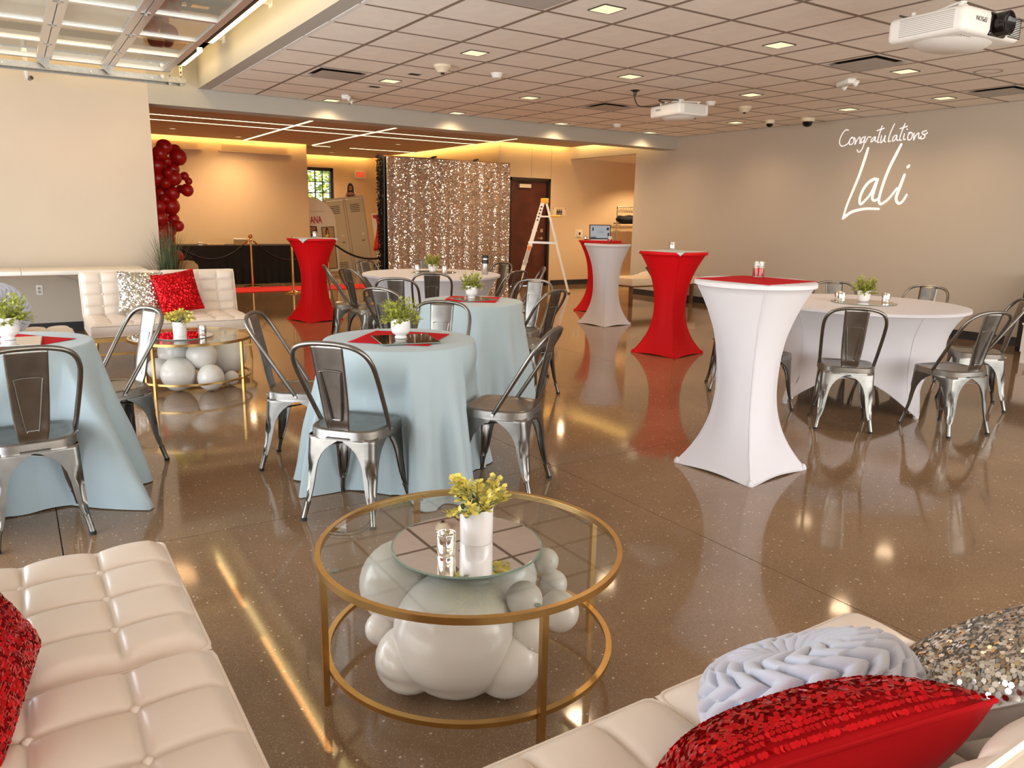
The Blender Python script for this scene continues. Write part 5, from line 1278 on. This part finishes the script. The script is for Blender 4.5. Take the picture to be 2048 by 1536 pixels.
# laptop on the far red cocktail table
lp = thing('laptop', 'open laptop with lit screen on the far red cocktail table', 'laptop', (7.56, 9.22, 1.0765), radians(-33))
MB().rbox(-0.165, 0.165, -0.115, 0.115, 0.0, 0.014, 0.004, 1).build('base', 'steel', lp); MB().box(-0.145, 0.145, -0.02, 0.085, 0.014, 0.0155).build('keyboard', 'black_plastic', lp)
sc = MB().rbox(-0.165, 0.165, -0.005, 0.004, 0.0, 0.225, 0.003, 1).build('lid', 'black_plastic', lp); sc.matrix_local = Matrix.Translation((0, 0.115, 0.012)) @ Matrix.Rotation(radians(-15), 4, 'X')
pn = MB().box(-0.152, 0.152, -0.0065, -0.005, 0.016, 0.212).build('screen', 'screen', sc)
for q in ((-0.12,-0.10,0.13,0.18),(0.10,0.135,0.14,0.18),(0.115,0.14,0.05,0.10),(-0.145,-0.06,0.02,0.035),(-0.03,0.06,0.125,0.128),(-0.03,0.06,0.10,0.103)): MB().box(q[0], q[1], -0.0075, -0.0065, q[2], q[3]).build('screen_item', 'screen_dark', pn)
votive(7.42, 9.42, 1.0765, 'small steel cup beside the laptop', 0.8)
t = thing('laptop_cable', 'thin cable lying beside the laptop on the red cocktail table', 'cable', (0, 0, 0)); MB().tube(smooth_path([(7.33, 9.30, 1.081), (7.36, 9.36, 1.081), (7.44, 9.36, 1.083), (7.50, 9.32, 1.083)], 6), 0.004, 6).build('lead', 'black_plastic', t, True); MB().cbox(7.33, 9.30, 1.084, 0.03, 0.02, 0.014).build('plug', 'black_plastic', t)
# clothes rack in the alcove
t = thing('garment_rack', 'steel garment rack in the alcove with a dark garment bundle', 'clothes rack', (0, 0, 0))
MB().tube([(11.0, 12.9, 0.03), (11.0, 12.9, 1.66), (12.4, 12.9, 1.66), (12.4, 12.9, 0.03)], 0.014, 8).build('rail', 'steel', t, True)
for x in (11.0, 12.4): MB().bar((x, 12.7, 0.02), (x, 13.1, 0.02), 0.03, 0.03).build('foot', 'steel', t)
for k in range(7): MB().tube([(11.1+k*0.07, 12.9, 1.66), (11.1+k*0.07, 12.9, 1.60), (11.1+k*0.07, 12.75, 1.55), (11.1+k*0.07, 13.05, 1.55), (11.1+k*0.07, 12.9, 1.60)], 0.004, 5).build('hanger', 'print_dark', t)
t = thing('garment_bundle', 'dark folded garment bundle lying on the garment rack shelf', 'garment', (11.45, 12.9, 1.31))
MB().grid(lambda u, v: ((u-0.5)*1.0*(1-0.25*abs(2*v-1)**3), 0.14*cos(2*pi*v)*(1-abs(2*u-1)**6)**0.5, 0.085+0.085*sin(2*pi*v)*(1-abs(2*u-1)**6)**0.5+0.01*sin(u*20)), 30, 20).build('cloth', 'coat_dark' if False else 'black_cloth', t, True, 180)
MB().bar((-0.45, 0.1, 0.0), (0.95, 0.1, 0.0), 0.02, 0.02).build('strap', 'black_plastic', t)
t = thing('rack_shelf', 'flat shelf bar of the alcove garment rack', 'shelf', (0, 0, 0)); MB().box(11.02, 12.38, 12.78, 13.02, 1.27, 1.285).build('board', 'beige_vinyl', t); MB().bar((11.02, 12.78, 1.262), (12.38, 12.78, 1.262), 0.01, 0.015).build('lip', 'steel', t)
# bench along the projection wall
t = thing('upholstered_bench', 'beige upholstered bench against the wall behind the red cocktail table', 'bench', (0, 0, 0))
MB().rbox(8.36, 9.88, 9.36, 9.98, 0.335, 0.46, 0.02, 2).build('seat_pad', 'beige_vinyl', t, True)
for x in (8.42, 9.80):
    for y in (9.44, 9.90): MB().box(x-0.025, x+0.025, y-0.025, y+0.025, 0, 0.335).build('leg', 'wood_leg', t)
MB().box(8.38, 9.86, 9.38, 9.96, 0.315, 0.335).build('frame', 'wood_leg', t)
cu = thing('bench_cushion', 'beige tufted back cushion lying on the bench', 'cushion', (0,0,0)); cu.matrix_world = Matrix.Translation((9.25, 9.70, 0.475)) @ Matrix.Rotation(radians(-14), 4, 'Y')
pad(cu, 0.9, 0.5, 0.09, 5, 3, Matrix.Identity(4), 'tufted_pad'); 
pillow('bench_pillow', frame_mat((8.97, 9.45, 0.575), (-0.2, -0.8, 0.55), (0,0,1), radians(20)), 0.34, 0.24, 0.10, 'coat_dark', 'coat_dark', 'coat_dark', 0.05, 'dark grey pillow on the beige bench', group='pillows on the bench')

# ================================================================== PROJECTORS
def projector(x, y, zb, rz, label, k=1.0):
    t = thing('projector', label, 'projector', (x, y, zb), rz, 'white ceiling projectors'); t.scale = (k, k, k)
    w, d, h = 0.50, 0.40, 0.15
    MB().rbox(-w/2, w/2, -d/2, d/2, 0.03, h, 0.028, 3).build('body', 'white_plastic', t, True); 
    MB().lathe([(0.0001,0.006),(0.18,0.012),(0.24,0.05)], 40, caps=False).build('belly', 'white_plastic', t, True).scale = (1, 0.78, 1)
    for k in range(10): MB().box(-w/2-0.0015, -w/2+0.002, -0.15, 0.13, 0.052+k*0.0085, 0.0555+k*0.0085).build('vent_slot', 'grey_plastic', t)
    for k in range(12): MB().box(0.13, 0.235, -d/2-0.0015, -d/2+0.002, 0.045+k*0.008, 0.049+k*0.008).build('vent_slot', 'dark_void', t)
    MB().rbox(-0.035, 0.115, -d/2-0.004, -d/2+0.02, 0.035, 0.142, 0.012, 2).build('lens_bay', 'lens_black', t)
    o = MB().lathe([(0.0001,0.03),(0.03,0.034),(0.046,0.044),(0.052,0.05),(0.056,0.05),(0.056,0.0)], 28, caps=False).build('lens', 'lens_black', t, True); o.matrix_local = Matrix.Translation((0.04, -d/2, 0.09)) @ Matrix.Rotation(radians(90), 4, 'X')
    for k in range(5): MB().cyl((-0.19+k*0.022, -d/2+0.05, 0), 0.005, 0.026, 0.032, 8).build('key', 'grey_plastic', t)
    text_part('lettering', 'EPSON', 'print_dark', t, Matrix.Translation((-0.11, -d/2-0.0008, 0.098)) @ Matrix.Rotation(radians(90), 4, 'X') @ Matrix.Rotation(pi, 4, 'Z'), 0.030)
    text_part('lettering', 'EPSON', 'print_dark', t, Matrix.Translation((0.10, d/2+0.0008, 0.10)) @ Matrix.Rotation(radians(90), 4, 'X') @ Matrix.Rotation(pi, 4, 'Y'), 0.026)
    MB().rbox(-0.13, 0.13, -0.11, 0.11, h, h+0.018, 0.005, 1).build('mount_plate', 'white_plastic', t)
    for sx in (-1, 1):
        for sy in (-1, 1): MB().cyl((sx*0.16, sy*0.12, 0), 0.012, h-0.002, h+0.03, 10).build('mount_post', 'white_plastic', t, True)
        MB().bar((sx*0.17, -0.14, h+0.026), (sx*0.05, 0.14, h+0.026), 0.03, 0.008).build('mount_arm', 'white_plastic', t)
    MB().cyl((0,0,0), 0.026, h+0.018, (ZT-zb)/k-0.008, 16).build('pole', 'white_plastic', t, True); MB().lathe([(0.03,h+0.018),(0.05,h+0.03),(0.05,h+0.06),(0.03,h+0.07)], 16).build('swivel', 'white_plastic', t, True)
    MB().cyl((0,0,0), 0.06, (ZT-zb)/k-0.008, (ZT-zb)/k, 20).build('ceiling_plate', 'white_plastic', t, True)
    MB().tube(smooth_path([(0.06, 0.12, h+0.02), (0.10, 0.2, h+0.05), (-0.05, 0.22, h+0.04), (-0.2, 0.17, h+0.02)], 5), 0.006, 6).build('cable_bundle', 'black_plastic', t, True)
    return t
projector(5.03, 2.80, 2.455, radians(-3), 'large white projector at the upper right, black lens facing right', 1.22)
projector(6.15, 6.28, 2.44, radians(84), 'white projector hanging from the middle of the tile ceiling')
t = thing('ceiling_cable', 'short black cable drop beside the far projector', 'cable', (6.08, 6.92, 0)); MB().tube(smooth_path([(0, 0, ZT-0.05), (0, 0, ZT-0.09), (0.02, -0.05, ZT-0.17), (0.0, -0.25, ZT-0.20), (0.0, -0.42, ZT-0.20)], 5), 0.006, 6).build('lead', 'black_plastic', t, True); MB().lathe([(0.014,ZT-0.06),(0.02,ZT-0.02),(0.055,ZT-0.004),(0.055,ZT)], 14).build('grommet', 'black_plastic', t, True)

# ================================================================== PROJECTED LETTERING ON THE RIGHT WALL
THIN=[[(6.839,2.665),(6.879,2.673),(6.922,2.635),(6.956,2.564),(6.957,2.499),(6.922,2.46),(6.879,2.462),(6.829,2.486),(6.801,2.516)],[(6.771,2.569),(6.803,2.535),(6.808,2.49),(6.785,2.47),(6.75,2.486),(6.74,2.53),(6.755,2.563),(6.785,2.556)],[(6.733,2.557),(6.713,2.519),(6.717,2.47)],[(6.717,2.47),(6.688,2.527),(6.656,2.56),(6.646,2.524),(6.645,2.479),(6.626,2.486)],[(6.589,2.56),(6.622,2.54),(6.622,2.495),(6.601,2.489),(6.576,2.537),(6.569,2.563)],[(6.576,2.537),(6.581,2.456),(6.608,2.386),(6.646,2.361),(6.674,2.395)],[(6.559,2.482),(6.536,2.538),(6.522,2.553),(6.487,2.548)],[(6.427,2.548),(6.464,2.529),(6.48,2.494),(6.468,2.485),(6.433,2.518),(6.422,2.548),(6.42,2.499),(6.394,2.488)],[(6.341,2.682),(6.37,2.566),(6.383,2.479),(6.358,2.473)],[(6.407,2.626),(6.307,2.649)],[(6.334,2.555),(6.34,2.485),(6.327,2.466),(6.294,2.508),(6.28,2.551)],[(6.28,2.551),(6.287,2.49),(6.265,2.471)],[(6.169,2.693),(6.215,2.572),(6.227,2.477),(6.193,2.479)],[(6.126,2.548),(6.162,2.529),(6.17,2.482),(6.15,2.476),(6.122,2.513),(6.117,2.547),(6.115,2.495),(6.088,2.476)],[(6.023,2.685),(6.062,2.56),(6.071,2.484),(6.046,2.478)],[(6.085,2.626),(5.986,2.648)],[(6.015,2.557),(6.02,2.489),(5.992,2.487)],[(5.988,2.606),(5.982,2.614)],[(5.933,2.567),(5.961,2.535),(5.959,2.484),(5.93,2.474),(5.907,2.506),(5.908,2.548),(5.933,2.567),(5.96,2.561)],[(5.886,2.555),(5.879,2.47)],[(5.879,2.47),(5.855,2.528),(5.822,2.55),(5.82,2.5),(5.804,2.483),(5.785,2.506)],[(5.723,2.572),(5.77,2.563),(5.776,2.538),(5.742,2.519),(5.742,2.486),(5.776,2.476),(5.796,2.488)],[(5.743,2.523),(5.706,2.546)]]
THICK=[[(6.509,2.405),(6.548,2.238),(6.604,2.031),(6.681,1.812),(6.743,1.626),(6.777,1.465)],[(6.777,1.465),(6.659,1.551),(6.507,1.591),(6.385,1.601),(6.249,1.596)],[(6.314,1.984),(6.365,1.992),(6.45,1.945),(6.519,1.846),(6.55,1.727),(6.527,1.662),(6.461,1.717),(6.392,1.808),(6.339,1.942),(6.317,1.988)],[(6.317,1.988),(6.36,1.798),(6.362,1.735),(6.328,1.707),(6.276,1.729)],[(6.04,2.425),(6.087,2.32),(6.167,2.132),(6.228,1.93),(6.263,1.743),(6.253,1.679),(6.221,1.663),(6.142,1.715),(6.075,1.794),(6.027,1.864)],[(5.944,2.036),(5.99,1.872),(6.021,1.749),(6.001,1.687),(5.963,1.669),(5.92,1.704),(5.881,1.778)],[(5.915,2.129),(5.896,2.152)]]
def ribbon(pts, w, x, b, taper=True):
    P = smooth_path([(0, y, z) for y, z in pts], 7); n = len(P); k = 8; prev = []
    for i in range(n):
        a = P[max(0, i-1)]; c = P[min(n-1, i+1)]; t_ = (c-a)
        if t_.length < 1e-6: t_ = Vector((0, 0, 1))
        t_.normalize(); s_ = Vector((0, -t_.z, t_.y)); q = i/(n-1); ww = w*(1-0.35*q if taper else 1)*(0.75+0.25*min(1, q*8))
        prev.append((P[i]+s_*ww/2, P[i]-s_*ww/2))
    vs_ = []
    for l_, r_ in prev: vs_ += [(x, l_.y, l_.z), (x, r_.y, r_.z), (x+0.001, l_.y, l_.z), (x+0.001, r_.y, r_.z)]
    fs_ = []
    for i in range(n-1):
        o = 4*i; fs_ += [(o, o+1, o+5, o+4), (o+2, o+6, o+7, o+3), (o, o+4, o+6, o+2), (o+1, o+3, o+7, o+5)]
    b.add(vs_, fs_)
    for p, ww in ((P[0], w*0.75), (P[-1], w*0.65)):
        b.prism([(p.y+ww/2*cos(2*pi*i/10), p.z+ww/2*sin(2*pi*i/10)) for i in range(10)], x, x+0.001, 'x')
pj = thing('projected_lettering', 'white handwritten greeting projected on the right wall', 'projection', (0, 0, 0))  # the projected light is modelled as thin glowing strokes on the wall
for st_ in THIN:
    b = MB(); ribbon(st_, 0.0155, XR-0.0025, b, False); b.build('thin_glow_stroke', 'projected', pj)
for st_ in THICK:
    b = MB(); ribbon(st_, 0.044, XR-0.0025, b); b.build('thick_glow_stroke', 'projected', pj)

# ================================================================== RIGHT EDGE, OUTSIDE
t = thing('white_cabinet', 'white cabinet on short legs cut by the right edge', 'cabinet', (8.77, 3.48, 0), 0)
MB().box(-0.02, 0.9, -0.25, 0.25, 0.12, 0.40).build('body', 'white_trim', t); MB().box(-0.03, 0.91, -0.26, 0.26, 0.40, 0.42).build('top', 'white_trim', t)
for x in (0.01, 0.87):
    for y in (-0.22, 0.22): MB().box(x-0.02, x+0.02, y-0.02, y+0.02, 0, 0.12).build('leg', 'white_trim', t)
t = thing('floor_speaker', 'black speaker standing by the wall at the right edge', 'speaker', (9.67, 3.985, 0), radians(-8))
MB().rbox(-0.12, 0.12, -0.14, 0.14, 0.0, 0.86, 0.01, 1).build('cabinet', 'black_plastic', t); MB().rbox(-0.13, -0.12, -0.12, 0.12, 0.05, 0.80, 0.004, 1).build('grille', 'baseboard', t)
tr_ = thing('tree', 'sunlit green tree outside the far window', 'tree', (7.2, 23.5, 0))
MB().tube([(0, 0, 0), (0.05, 0, 1.2), (0.0, 0.1, 2.6)], [0.14, 0.11, 0.08], 10).build('trunk', 'bark', tr_, True)
b = MB(); rnd = random.Random(12)
for i in range(4200):
    a = rnd.uniform(0, 2*pi); e = rnd.uniform(-1, 1); r = rnd.uniform(0.6, 1)**0.5; p = Vector((2.6*r*cos(a)*sqrt(1-e*e), 1.5*r*sin(a)*sqrt(1-e*e), 2.4+2.2*r*e))
    if p.z < 0.2: continue
    leaf(b, p, Vector((rnd.uniform(-1,1), rnd.uniform(-1,1), rnd.uniform(-1,1))), rnd.uniform(.12, .2), .12, Vector((0.2, 0.3, 1)))
b.build('crown', 'tree_leaf', tr_, True, 180)['kind'] = 'stuff'
struct(MB().box(2, 16, 19.75, 40, -0.2, -0.05).build('ground', 'outside_ground'))
